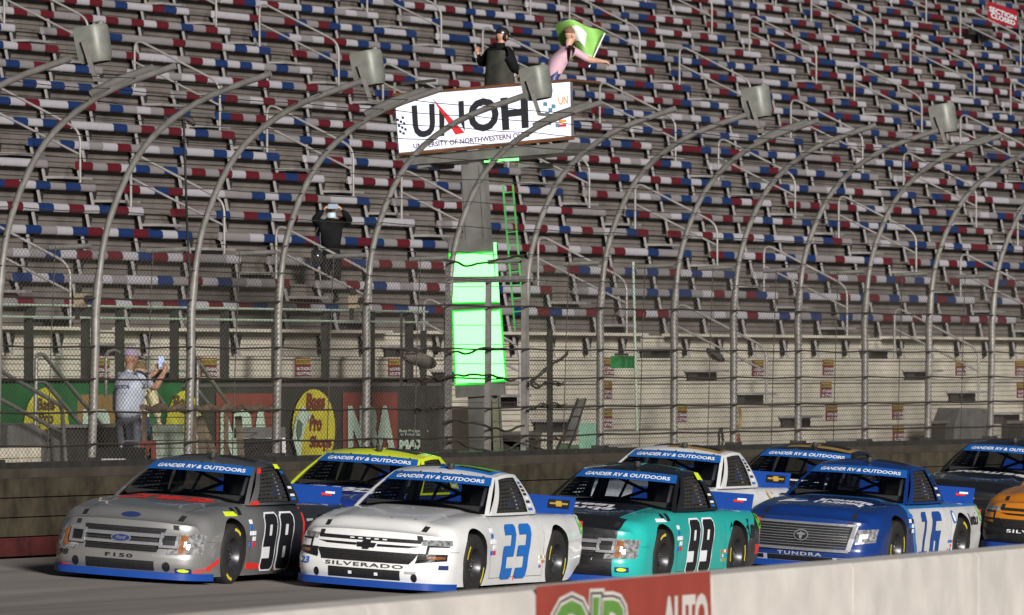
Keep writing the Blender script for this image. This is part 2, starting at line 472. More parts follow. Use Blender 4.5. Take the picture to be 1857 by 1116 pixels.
# wire ropes: five on the straight part, more over the curve
CAB = [.88, .285, -.115, -.52, -.92]
rc = random.Random(3)
for H in CAB:
    mb = MB(); path = []
    for a, b in zip(PX[:-1], PX[1:]):
        for t in (0, .25, .5, .75):
            sag = -.012 * math.sin(math.pi * t) * (1 + rc.random())
            path.append((a + (b - a) * t, FY - 0.07 - 0.01 * (t > 0), EYE + H + sag))
    mb.tube(path, 0.013, 5); wpart(mb, 'wire_rope', M_CABLE, fence)
for p in (1.25, 1.6, 1.95, 2.28, 2.58, 2.84, 3.05, 3.22, 3.36, 3.48):
    off = arc_at(p)
    mb = MB(); path = []
    for a, b in zip(PX[:-1], PX[1:]):
        for t in (0, .33, .66): path.append((a + (b - a) * t, FY - off - 0.09, EYE + p - .02 * math.sin(math.pi * t)))
    mb.tube(path, 0.0055, 4); wpart(mb, 'wire_rope', M_CABLE, fence)
# chain-link panels, one per bay, zigzag wires as slim prisms
MESH_B, MESH_T, CELL = wt + 0.07, EYE + 1.5, 0.118
GATE = (P(808, 800, FY).x, P(950, 800, FY).x)
def clip(x, z, xa, xb, za, zb):
    return None
for n, (xa, xb) in enumerate(zip(PX[:-1], PX[1:])):
    if n in (0, len(PX) - 2): pass
    if abs(xa - GATE[0]) < 0.6: continue
    mb = MB(); hgt = MESH_T - MESH_B; wdt = xb - xa
    r = 0.0026
    kx = 1.75                                    # run per unit height: diamonds taller than wide
    cnt = int((wdt + hgt * kx) / CELL) + 1
    for sgn in (1, -1):
        for j in range(cnt):
            s0 = -hgt * kx + j * CELL
            # x = s0 + kx*h (sgn>0) within 0..wdt
            h0 = max(0, -s0 / kx); h1 = min(hgt, (wdt - s0) / kx)
            if h1 - h0 < 0.02: continue
            pa, pb = s0 + kx * h0, s0 + kx * h1
            if sgn < 0: pa, pb = wdt - pa, wdt - pb
            a = Vector((xa + pa, FY - .062, MESH_B + h0)); b = Vector((xa + pb, FY - .062, MESH_B + h1))
            d = (b - a).normalized(); sd = Vector((d.z, 0, -d.x)) * r; yy = Vector((0, r * 1.4, 0))
            mb.add([a - sd, a + sd, a - yy * sgn, b - sd, b + sd, b - yy * sgn], [(0, 1, 4, 3), (1, 2, 5, 4), (2, 0, 3, 5)])
    o = wpart(mb, 'chain_link', M_MESH, fence); o['kind'] = 'stuff'
# thin hanging tie wires between posts
for n, (xa, xb) in enumerate(zip(PX[:-1], PX[1:])):
    if abs(xa - GATE[0]) < 0.6: continue
    mb = MB(); x = (xa + xb) / 2 + rc.uniform(-.15, .15)
    mb.tube([(x + .25, FY - .05, EYE + 1.5), (x + .1, FY - .06, EYE + .4), (x, FY - .05, wt + .06)], 0.007, 4); wpart(mb, 'tie_wire', M_CABLE, fence)
# ================================================================= RACE TRUCKS (local x forward, y left, z up, ground at 0)
def sstep(a, b, x):
    t = min(1, max(0, (x - a) / (b - a))); return t * t * (3 - 2 * t)
AXF, AXR, TYR = 1.50, -1.34, 0.352
def body_raw():
    NX, NY, NZ = 72, 28, 16
    us = sorted(set([round(k / NX, 5) for k in range(NX + 1)] + [.975, .985, .992, .008, .016]))
    def edge(n):  # parameter -1..1, denser near the ends
        out = []
        for k in range(n + 1):
            t = -1 + 2 * k / n
            out.append(math.copysign(1 - (1 - abs(t)) ** 1.5, t))
        return out
    vs_, ws_ = edge(NY), edge(NZ)
    idx, verts, faces = {}, [], []
    def top(x, y, hw):
        if x > 0.8: z = 0.935 - 0.175 * ((x - 0.8) / 1.82) ** 1.25 - 0.06 * sstep(2.1, 2.62, x)
        elif x > -0.72: z = 0.935
        else: z = 0.925 - 0.02 * sstep(-.72, -2.4, x)
        a = abs(y) / hw
        if x > 0.8:
            z += 0.028 * sstep(.70, .52, a) * sstep(2.55, 2.0, x) * 1.0
            z -= 0.05 * a ** 3
            z += 0.025 * sstep(.55, .8, a) * math.exp(-((x - AXF) / .6) ** 2)
        elif x > -.72: z -= 0.05 * a ** 3
        else:
            z -= 0.05 * a ** 4
            z -= 0.045 * sstep(.86, .80, a) * sstep(-.80, -.9, x)
        return z
    def fmap(u, v, w):
        # rounding of the section's upper corners and of the plan's corners
        rv, rw = 0.13, 0.26
        av, sv = abs(v), (1 if v >= 0 else -1)
        if w > 1 - rw and av > 1 - rv:
            dx, dz = (av - 1 + rv) / rv, (w - 1 + rw) / rw
            L = math.hypot(dx, dz); M = max(dx, dz)
            if L > 1e-6: dx, dz = dx * M / L, dz * M / L
            av, w = 1 - rv + rv * dx, 1 - rw + rw * dz
        ru, rp = 0.060, 0.22
        uu = u
        if u > 1 - ru and av > 1 - rp:
            dx, dy = (u - 1 + ru) / ru, (av - 1 + rp) / rp
            L = math.hypot(dx, dy); M = max(dx, dy)
            if L > 1e-6: dx, dy = dx * M / L, dy * M / L
            uu, av = 1 - ru + ru * dx, 1 - rp + rp * dy
        ru2, rp2 = 0.022, 0.10
        if u < ru2 and av > 1 - rp2:
            dx, dy = (ru2 - u) / ru2, (av - 1 + rp2) / rp2
            L = math.hypot(dx, dy); M = max(dx, dy)
            if L > 1e-6: dx, dy = dx * M / L, dy * M / L
            uu, av = ru2 - ru2 * dx, 1 - rp2 + rp2 * dy
        x = -2.44 + 5.04 * uu
        w01 = (w + 1) / 2
        hw = 0.975
        hw -= 0.03 * sstep(1.9, 2.6, x) + 0.035 * sstep(-1.6, -2.44, x)
        hw -= 0.022 * math.exp(-((x - 0.05) / 0.75) ** 2)
        fl = math.exp(-((x - AXF) / .42) ** 4) + math.exp(-((x - AXR) / .42) ** 4)
        hw += 0.022 * fl * sstep(.15, .5, w01) * sstep(1.0, .62, w01)
        prof = 0.975 + 0.025 * math.sin(math.pi * min(1, w01 / .9)) - 0.055 * sstep(.72, 1.0, w01)
        prof -= 0.012 * math.exp(-((w01 - .45) / .10) ** 2) * sstep(2.2, 1.9, x)
        y = sv * av * hw * prof
        zb = 0.10 + 0.20 * sstep(-1.75, -2.44, x)
        zt = top(x, sv * av * hw, hw)
        z = zb + (zt - zb) * w01
        # plan curvature of the nose, rake of the fascia, bumper step
        fr = sstep(.72, 1.0, uu)
        a = abs(y) / hw
        x -= 0.22 * fr * a ** 2.4
        nose = sstep(.90, 1.0, uu)
        x -= nose * (0.10 * sstep(.55, 1.0, w01) + 0.05 * sstep(.42, .50, w01))
        x -= nose * 0.05 * sstep(.22, .0, w01)
        x += 0.05 * sstep(.1, 0, uu) * a ** 3
        return (x, y, z)
    def vid(i, j, k):
        key = (i, j, k)
        if key not in idx:
            idx[key] = len(verts); verts.append(fmap(us[i], vs_[j], ws_[k]))
        return idx[key]
    nx, ny, nz = len(us) - 1, NY, NZ
    for i in range(nx):
        for j in range(ny):
            for k in (0, nz):
                q = (vid(i, j, k), vid(i + 1, j, k), vid(i + 1, j + 1, k), vid(i, j + 1, k))
                faces.append(q if k else q[::-1])
        for k in range(nz):
            for j in (0, ny):
                q = (vid(i, j, k), vid(i + 1, j, k), vid(i + 1, j, k + 1), vid(i, j, k + 1))
                faces.append(q if j == 0 else q[::-1])
    for j in range(ny):
        for k in range(nz):
            for i in (0, nx):
                q = (vid(i, j, k), vid(i, j + 1, k), vid(i, j + 1, k + 1), vid(i, j, k + 1))
                faces.append(q if i else q[::-1])
    return verts, faces
def make_body():
    v, f = body_raw()
    mb = MB(); mb.add(v, f); me = mb.mesh('body', M_BLACK)
    bm = bmesh.new(); bm.from_mesh(me); bmesh.ops.recalc_face_normals(bm, faces=bm.faces); bm.to_mesh(me); bm.free()
    o = link('body', me)
    cut = MB()
    for x in (AXF, AXR):
        for sgn in (-1, 1):
            ya, yb = (.60, 1.3) if sgn > 0 else (-1.3, -.60)
            n = 40; r = 0.400
            vv = [(x + r * math.cos(2 * math.pi * k / n), y, TYR + .02 + r * math.sin(2 * math.pi * k / n)) for y in (ya, yb) for k in range(n)]
            cut.add(vv, [tuple(range(n)), tuple(reversed(range(n, 2 * n)))] + [(k, n + k, n + (k + 1) % n, (k + 1) % n) for k in range(n)])
    cm = cut.mesh('cut', M_BLACK)
    bm = bmesh.new(); bm.from_mesh(cm); bmesh.ops.recalc_face_normals(bm, faces=bm.faces); bm.to_mesh(cm); bm.free()
    co = link('cut', cm)
    md = o.modifiers.new('b', 'BOOLEAN'); md.operation = 'DIFFERENCE'; md.object = co; md.solver = 'EXACT'
    bpy.context.view_layer.update()
    out = bpy.data.meshes.new_from_object(o.evaluated_get(bpy.context.evaluated_depsgraph_get()))
    bpy.data.objects.remove(o); bpy.data.objects.remove(co)
    out.materials.clear(); out.materials.append(M_BLACK); out.materials.append(M_BLACK)
    for p in out.polygons:
        c = p.center; mi = 0
        for ax in (AXF, AXR):
            if math.hypot(c.x - ax, c.z - TYR - .02) < 0.402 and abs(c.y) < 0.985 and abs(p.normal.y) < .5 or (abs(abs(c.y) - .6) < .004): mi = 1
        if p.normal.z < -.9: mi = 1
        p.material_index = mi
    smooth_mesh(out, 42)
    return out
BODY = make_body()
bmv = [tuple(v.co) for v in BODY.vertices]; bmf = [tuple(p.vertices) for p in BODY.polygons]
BVH_B = BVHTree.FromPolygons(bmv, bmf)
# ---- greenhouse patches
def lerp(a, b, t): return a + (b - a) * t
def ws_pt(s, t):      # windscreen s -1..1 across, t 0..1 up
    w = lerp(.845, .635, t)
    x = lerp(.78, .07, t) + lerp(.16, .10, t) * (1 - s * s)
    z = lerp(.90, 1.318, t) + 0.018 * math.sin(math.pi * t) + .022 * t * (1 - s * s)
    return Vector((x, s * w, z))
def roof_pt(s, t):    # t 0 front .. 1 rear
    x = lerp(.07, -.66, t) + (.10 * (1 - s * s) * (1 - t))
    z = 1.318 + .022 * (1 - s * s) + .078 * math.sin(math.pi * min(1, t * .85 + .0)) ** .8 * (1 - .55 * s * s) + .01 * t
    return Vector((x, s * lerp(.635, .625, t), z))
def side_pt(sg):
    def f(s, t):      # s 0 front .. 1 rear, t 0 bottom .. 1 top
        b = Vector((lerp(.78, -.88, s), .845 + .02 * math.sin(math.pi * s), .90))
        rt = roof_pt(1, s); tp = Vector((rt.x, rt.y, rt.z))
        p = b.lerp(tp, t); p.y += .028 * math.sin(math.pi * t); p.y *= sg
        return p
    return f
def rear_pt(s, t):
    rt = roof_pt(s, 1); w = .845
    b = Vector((-.88 - .05 * (1 - s * s), s * w, .90))
    return b.lerp(rt, t) + Vector((-.03 * math.sin(math.pi * t), 0, 0))
def sub(fn, u0, u1, v0, v1, n=None):
    return lambda u, v: fn(lerp(u0, u1, u), lerp(v0, v1, v))
def frame_patch(mb, fn, u0, u1, v0, v1, U, V):
    """the patch fn over U x V minus the window u0..u1, v0..v1"""
    for (a, b, c, d) in ((U[0], u0, V[0], V[1]), (u1, U[1], V[0], V[1]), (u0, u1, V[0], v0), (u0, u1, v1, V[1])):
        if b - a > 1e-4 and d - c > 1e-4: mb.grid(sub(fn, a, b, c, d), 10 if b - a > .4 else 3, 8 if d - c > .4 else 3)
SWIN = (.13, .80, .06, .92)
def cab_mesh():
    mb = MB()
    frame_patch(mb, ws_pt, -.94, .94, .02, .985, (-1, 1), (0, 1))
    mb.grid(lambda u, v: roof_pt(-1 + 2 * u, v), 16, 12)
    for sg in (1, -1): frame_patch(mb, side_pt(sg), *SWIN, (0, 1), (0, 1))
    frame_patch(mb, rear_pt, -.8, .8, .15, .85, (-1, 1), (0, 1))
    me = mb.mesh('cab', M_BLACK)
    bm = bmesh.new(); bm.from_mesh(me); bmesh.ops.remove_doubles(bm, verts=bm.verts, dist=.002); bm.to_mesh(me); bm.free()
    smooth_mesh(me, 62)
    return me
CAB = cab_mesh()
mb = MB(); mb.grid(lambda u, v: ws_pt(lerp(-.94, .94, u), lerp(.02, .985, v)) + Vector((-.012, 0, -.006)), 24, 12)
WIND = mb.mesh('windscreen', M_BLACK, 80)
BVH_W = BVHTree.FromPolygons([tuple(v.co) for v in WIND.vertices], [tuple(p.vertices) for p in WIND.polygons])
BVH_R = BVHTree.FromPolygons([tuple(v.co) for v in CAB.vertices], [tuple(p.vertices) for p in CAB.polygons])
def net_mesh(sg):
    fn = side_pt(sg); mb = MB()
    u0, u1, v0, v1 = SWIN
    inn = Vector((0, -.03 * sg, 0))
    for k in range(9):
        v = lerp(v0, v1, (k + .5) / 9); h = (v1 - v0) / 9 * .36
        mb.grid(lambda a, b: fn(lerp(u0, u1, a), v + (b - .5) * 2 * h) + inn, 4, 1)
    for k in range(8):
        u = lerp(u0, u1, (k + .5) / 8); h = (u1 - u0) / 8 * .18
        mb.grid(lambda a, b: fn(u + (a - .5) * 2 * h, lerp(v0, v1, b)) + inn * 1.1, 1, 4)
    return mb.mesh('window_net', M_NET)
M_NET = mat('black window net', (.02, .019, .018), .8, var=.2)
NETS = {1: net_mesh(1), -1: net_mesh(-1)}
# glass: thin, dark, reflective
def glass_mat():
    m = bpy.data.materials.new('windscreen glass'); m.use_nodes = True; nt = m.node_tree
    nt.nodes.remove(nt.nodes['Principled BSDF'])
    tr = nt.nodes.new('ShaderNodeBsdfTransparent'); tr.inputs[0].default_value = (.62, .64, .68, 1)
    gl = nt.nodes.new('ShaderNodeBsdfGlossy'); gl.inputs['Roughness'].default_value = .06; gl.inputs['Color'].default_value = (.9, .9, 1, 1)
    fr = nt.nodes.new('ShaderNodeFresnel'); fr.inputs[0].default_value = 1.5
    mx = nt.nodes.new('ShaderNodeMixShader')
    nt.links.new(fr.outputs[0], mx.inputs[0]); nt.links.new(tr.outputs[0], mx.inputs[1]); nt.links.new(gl.outputs[0], mx.inputs[2])
    nt.links.new(mx.outputs[0], nt.nodes['Material Output'].inputs[0])
    return m
M_GLASS = glass_mat()
WIND.materials.clear(); WIND.materials.append(M_GLASS)
mb = MB(); mb.grid(lambda u, v: rear_pt(lerp(-.8, .8, u), lerp(.15, .85, v)) + Vector((.01, 0, 0)), 10, 5)
RWIN = mb.mesh('rear_window', M_GLASS, 80)
# banner on the windscreen's top
mb = MB(); mb.grid(lambda u, v: ws_pt(lerp(-.955, .955, u), lerp(.735, .99, v)) + Vector((.006, 0, .003)), 24, 4)
M_BLUEB = mat('blue banner vinyl', (.012, .095, .34), .35, var=.05, coat=.3)
BANNER = mb.mesh('windscreen_banner', M_BLUEB, 80)
M_LET = mat('white vinyl lettering', (.75, .76, .80), .4, var=.03)
M_INK = mat('black vinyl lettering', (.012, .012, .014), .4, var=.03)
def wtext(s, u0, u1, v0, v1):
    raw, fs = text_raw(s, .026, 0.0)
    x0 = min(v[0] for v in raw); x1 = max(v[0] for v in raw); y0 = min(v[1] for v in raw); y1 = max(v[1] for v in raw)
    mb = MB()
    mb.add([ws_pt(lerp(u0, u1, (v[0] - x0) / (x1 - x0)), lerp(v0, v1, (v[1] - y0) / (y1 - y0))) + Vector((.011, 0, .005)) for v in raw], fs)
    return mb.mesh('lettering', M_LET)
BANTXT = wtext('GANDER RV & OUTDOORS', -.80, .84, .80, .905)
# cabin: floor, dash, seat and roll cage
mb = MB(); mb.box((-.02, 0, .935), (1.42, 1.56, .03)); mb.box((.55, 0, .965), (.40, 1.40, .07))
INTER = mb.mesh('dashboard', M_BLACK)
mb = MB()
for y in (-.58, .58):
    mb.tube(round_path([(.62, y * 1.15, .93), (.02, y * .93, 1.32), (-.56, y * .93, 1.31), (-.72, y * 1.15, .93)], .1), .022, 8)
mb.tube([(.02, -.54, 1.315), (.02, .54, 1.315)], .022, 8); mb.tube([(-.45, -.54, 1.305), (-.45, .54, 1.305)], .022, 8)
mb.tube([(-.45, -.5, 1.28), (-.55, .35, .95)], .02, 8); mb.tube([(-.45, .5, 1.28), (-.55, -.35, .95)], .02, 8)
mb.tube([(.05, 0, 1.32), (.50, 0, .98)], .018, 8)
M_CAGE = mat('roll cage paint', (.33, .33, .34), .45, var=.1)
CAGE = mb.mesh('roll_cage', M_CAGE, 60)
mb = MB()
mb.grid(lambda u, v: Vector((-.22 - .10 * v - .05 * math.sin(math.pi * u), .20 + .46 * u, .94 + .33 * v * (1 - .25 * abs(2 * u - 1) ** 3))), 8, 8,
        lambda u, v: Vector((-.30 - .10 * v - .05 * math.sin(math.pi * u), .20 + .46 * u, .94 + .33 * v * (1 - .25 * abs(2 * u - 1) ** 3))))
for y in (.20, .66): mb.box((-.20, y, 1.12), (.24, .05, .26))
SEAT = mb.mesh('seat', M_DARK, 60)
# ---- wheels
M_TYRE = mat('tyre rubber', (.016, .015, .014), .75, var=.25, scale=20, bump=.2, bscale=60)
M_RIM = mat('dark painted rim', (.05, .05, .055), .35, .6, var=.2)
M_CHROME = mat('bright metal', (.72, .72, .74), .18, 1.0, var=.05)
M_YEL = mat('yellow tyre lettering', (.60, .50, .03), .55, var=.1)
mb = MB(); mb.lathe([(.19, -.13), (.24, -.14), (.31, -.14), (.340, -.125), (.352, -.10), (.352, .10), (.340, .125), (.31, .14), (.24, .14), (.19, .13)], (0, 0, 0), 'Y', 40)
TYRE = mb.mesh('tyre', M_TYRE, 50)
mb = MB(); mb.lathe([(.02, .02), (.055, .075), (.075, .075), (.085, .05), (.15, .035), (.165, .09), (.195, .135), (.20, .135), (.20, -.13), (.02, -.12)], (0, 0, 0), 'Y', 32)
for k in range(8):
    a = 2 * math.pi * k / 8; mb.box((.118 * math.cos(a), .045, .118 * math.sin(a)), (.045, .02, .045))
RIM = mb.mesh('rim', M_RIM, 40)
mb = MB(); mb.lathe([(0, .085), (.03, .085), (.035, .06), (.05, .06), (.05, .05)], (0, 0, 0), 'Y', 16)
for k in range(5):
    a = 2 * math.pi * k / 5; mb.lathe([(0, .10), (.014, .10), (.016, .07)], (.065 * math.cos(a), 0, .065 * math.sin(a)), 'Y', 8)
HUB = mb.mesh('hub', M_CHROME, 40)
TLET = []
for a0, a1 in ((.45, 1.05), (3.5, 4.2)):
    mb = MB(); mb.grid(lambda u, v: Vector(((.270 + .032 * v) * math.cos(lerp(a0, a1, u)), .1425, (.270 + .032 * v) * math.sin(lerp(a0, a1, u)))), 10, 1)
    TLET.append(mb.mesh('sidewall_lettering', M_YEL))

# ---- decals on the body
class Side:   # left side: a = x along the truck, b = z
    def __call__(s, a, b, off=.004):
        h = BVH_B.ray_cast(Vector((a, 3, b)), Vector((0, -1, 0)))
        return (h[0] if h[0] else Vector((a, .95, b))) + Vector((0, off, 0))
class Front:  # a = y, b = z
    def __call__(s, a, b, off=.004):
        h = BVH_B.ray_cast(Vector((5, a, b)), Vector((-1, 0, 0)))
        p = h[0] if h[0] else Vector((2.3, a, b))
        return p + Vector((off, 0, 0))
class Top:    # a = x, b = y
    def __call__(s, a, b, off=.004):
        h = BVH_B.ray_cast(Vector((a, b, 3)), Vector((0, 0, -1)))
        return (h[0] if h[0] else Vector((a, b, .9))) + Vector((0, 0, off))
class Roof:
    def __call__(s, a, b, off=.004):
        h = BVH_R.ray_cast(Vector((a, b, 3)), Vector((0, 0, -1)))
        return (h[0] if h[0] else Vector((a, b, 1.37))) + Vector((0, 0, off))
SIDE, FRONT, TOPS, ROOF = Side(), Front(), Top(), Roof()
def qpatch(surf, q, off=.004, nu=8, nv=4, mb=None, deep=-.01):
    """q = four (a, b) corners; a solid sheet lying on the surface"""
    mb = mb or MB()
    def f(o):
        def g(u, v):
            a = lerp(lerp(q[0][0], q[1][0], u), lerp(q[3][0], q[2][0], u), v); b = lerp(lerp(q[0][1], q[1][1], u), lerp(q[3][1], q[2][1], u), v)
            return surf(a, b, o)
        return g
    return mb.grid(f(off), nu, nv, f(deep) if deep is not None else None)
def rect(a0, a1, b0, b1): return [(a0, b0), (a1, b0), (a1, b1), (a0, b1)]
def epatch(surf, ca, cb, ra, rb, off=.004, n=20, mb=None):
    mb = mb or MB(); vs = [surf(ca, cb, off)]; fs = []
    for k in range(n): vs.append(surf(ca + ra * math.cos(2 * math.pi * k / n), cb + rb * math.sin(2 * math.pi * k / n), off))
    for k in range(n): fs.append((0, 1 + k, 1 + (k + 1) % n))
    return mb.add(vs, fs)
def stext(surf, s, q, m, name, parent, off=.006, bold=.02, shear=0.0, outline=None, spacing=1.0):
    def f(u, v):
        a = lerp(lerp(q[0][0], q[1][0], u), lerp(q[3][0], q[2][0], u), v); b = lerp(lerp(q[0][1], q[1][1], u), lerp(q[3][1], q[2][1], u), v)
        return surf(a, b, off)
    return text_on(s, f, m, name, parent, bold, shear, outline, spacing=spacing)
def stroke(surf, pts, w, off, m, name, parent):
    mb = MB()
    for (a0, b0), (a1, b1) in zip(pts[:-1], pts[1:]):
        L = math.hypot(a1 - a0, b1 - b0); nx_, ny_ = -(b1 - b0) / L * w / 2, (a1 - a0) / L * w / 2
        qpatch(surf, [(a0 - nx_, b0 - ny_), (a1 - nx_, b1 - ny_), (a1 + nx_, b1 + ny_), (a0 + nx_, b0 + ny_)], off, 6, 1, mb)
    return mb.build(name, m, parent)

def paint(name, base, zones=(), rough=.32, metal=0.0, coat=.8, flake=0.03, grime=.05):
    """gloss paint; zones = [(colour, [(ax, ay, az, b), ...])]: colour where every a.p > b, soft-edged by width w if given"""
    m = bpy.data.materials.new(name); m.use_nodes = True; nt = m.node_tree; b = nt.nodes['Principled BSDF']
    b.inputs['Roughness'].default_value = rough; b.inputs['Metallic'].default_value = metal
    b.inputs['Coat Weight'].default_value = coat; b.inputs['Coat Roughness'].default_value = .06
    tc = nt.nodes.new('ShaderNodeTexCoord'); cur = None
    last = nt.nodes.new('ShaderNodeRGB'); last.outputs[0].default_value = (*base, 1); cur = last.outputs[0]
    for z in zones:
        colr, planes = z[0], z[1]; wd = z[2] if len(z) > 2 else .004
        mask = None
        for ax, ay, az, bb in planes:
            dp = nt.nodes.new('ShaderNodeVectorMath'); dp.operation = 'DOT_PRODUCT'; dp.inputs[1].default_value = (ax, ay, az)
            src = tc.outputs['Object']
            nt.links.new(src, dp.inputs[0])
            mr = nt.nodes.new('ShaderNodeMapRange'); mr.inputs['From Min'].default_value = bb - wd; mr.inputs['From Max'].default_value = bb + wd
            nt.links.new(dp.outputs['Value'], mr.inputs['Value'])
            if mask is None: mask = mr.outputs[0]
            else:
                mu = nt.nodes.new('ShaderNodeMath'); mu.operation = 'MULTIPLY'
                nt.links.new(mask, mu.inputs[0]); nt.links.new(mr.outputs[0], mu.inputs[1]); mask = mu.outputs[0]
        mx = nt.nodes.new('ShaderNodeMix'); mx.data_type = 'RGBA'
        nt.links.new(mask, mx.inputs[0]); nt.links.new(cur, mx.inputs[6]); mx.inputs[7].default_value = (*colr, 1); cur = mx.outputs[2]
    # road grime towards nothing in particular: blotches, plus rubber dust specks
    nz = nt.nodes.new('ShaderNodeTexNoise'); nz.inputs['Scale'].default_value = 3.5; nz.inputs['Detail'].default_value = 8; nz.inputs['Roughness'].default_value = .7
    nt.links.new(tc.outputs['Object'], nz.inputs['Vector'])
    mr = nt.nodes.new('ShaderNodeMapRange'); mr.inputs['From Min'].default_value = .35; mr.inputs['From Max'].default_value = .75
    mr.inputs['To Min'].default_value = 1.0; mr.inputs['To Max'].default_value = 1 - grime * 3
    nt.links.new(nz.outputs['Fac'], mr.inputs['Value'])
    vm = nt.nodes.new('ShaderNodeVectorMath'); vm.operation = 'MULTIPLY'; nt.links.new(cur, vm.inputs[0]); nt.links.new(mr.outputs[0], vm.inputs[1])
    nt.links.new(vm.outputs[0], b.inputs['Base Color'])
    mr2 = nt.nodes.new('ShaderNodeMapRange'); mr2.inputs['To Min'].default_value = rough - .08; mr2.inputs['To Max'].default_value = rough + .2
    nt.links.new(nz.outputs['Fac'], mr2.inputs['Value']); nt.links.new(mr2.outputs[0], b.inputs['Roughness'])
    return m
M_GRILLE = mat('grille black', (.014, .014, .015), .5, var=.3, scale=30)
M_HLAMP = mat('smoked headlight lens', (.22, .22, .225), .2, .1, var=.7, scale=22, coat=1)
M_AMBER = mat('amber lens', (.22, .085, .03), .25, var=.3, scale=20, coat=.5)
M_SILV = mat('chrome trim', (.40, .40, .42), .30, .65, var=.08)
M_REDV = mat('red vinyl', (.62, .03, .02), .4, var=.06)
M_SPOIL = mat('blue spoiler', (.008, .05, .26), .4, var=.06)
M_GREENV = mat('green roof patch', (.10, .36, .04), .5, var=.2, scale=9)
M_GOLD = mat('gold vinyl', (.52, .33, .06), .4, .3, var=.12)
M_FLUO = mat('fluorescent yellow vinyl', (.62, .75, .02), .45, var=.05)
M_BLUEV = mat('blue vinyl', (.012, .13, .46), .4, var=.05)
M_NAVY = mat('navy vinyl', (.02, .035, .12), .4, var=.05)
M_GREYV = mat('grey vinyl', (.33, .34, .36), .4, var=.05)

def stickers(t, x, z0, n=5, w=.10):
    """the stack of small sponsor stickers on the front fender"""
    rr = random.Random(int(x * 100) + n)
    cols = [M_LET, M_BLUEV, M_LET, M_REDV, M_INK, M_LET]
    for k in range(n):
        for c in range(2):
            if rr.random() < .25: continue
            zz = z0 - k * .066; xx = x + c * .105
            qpatch(SIDE, rect(xx - .045, xx + .045, zz - .024, zz + .024), .005, 2, 2).build('sponsor_sticker', rr.choice(cols), t)
def pillar_stickers(t):
    rr = random.Random(5); fn = side_pt(1)
    for k in range(8):
        v = .10 + k * .095
        m = rr.choice([M_LET, M_REDV, M_LET, M_GOLD, M_BLUEV, M_INK])
        mb = MB(); mb.grid(lambda a, b: fn(lerp(.83, .93, a), v + b * .06) + Vector((0, .005, 0)), 3, 1); mb.build('pillar_sticker', m, t)
def wheel(t, x, sg):
    o = link('wheel', TYRE, t, (x, sg * .835, TYR))
    o.rotation_euler = (0, random.uniform(0, 6), 0 if sg > 0 else math.pi)
    for n_, m_ in (('rim', RIM), ('hub', HUB), ('sidewall_lettering', TLET[0]), ('sidewall_lettering', TLET[1])): link(n_, m_, o)
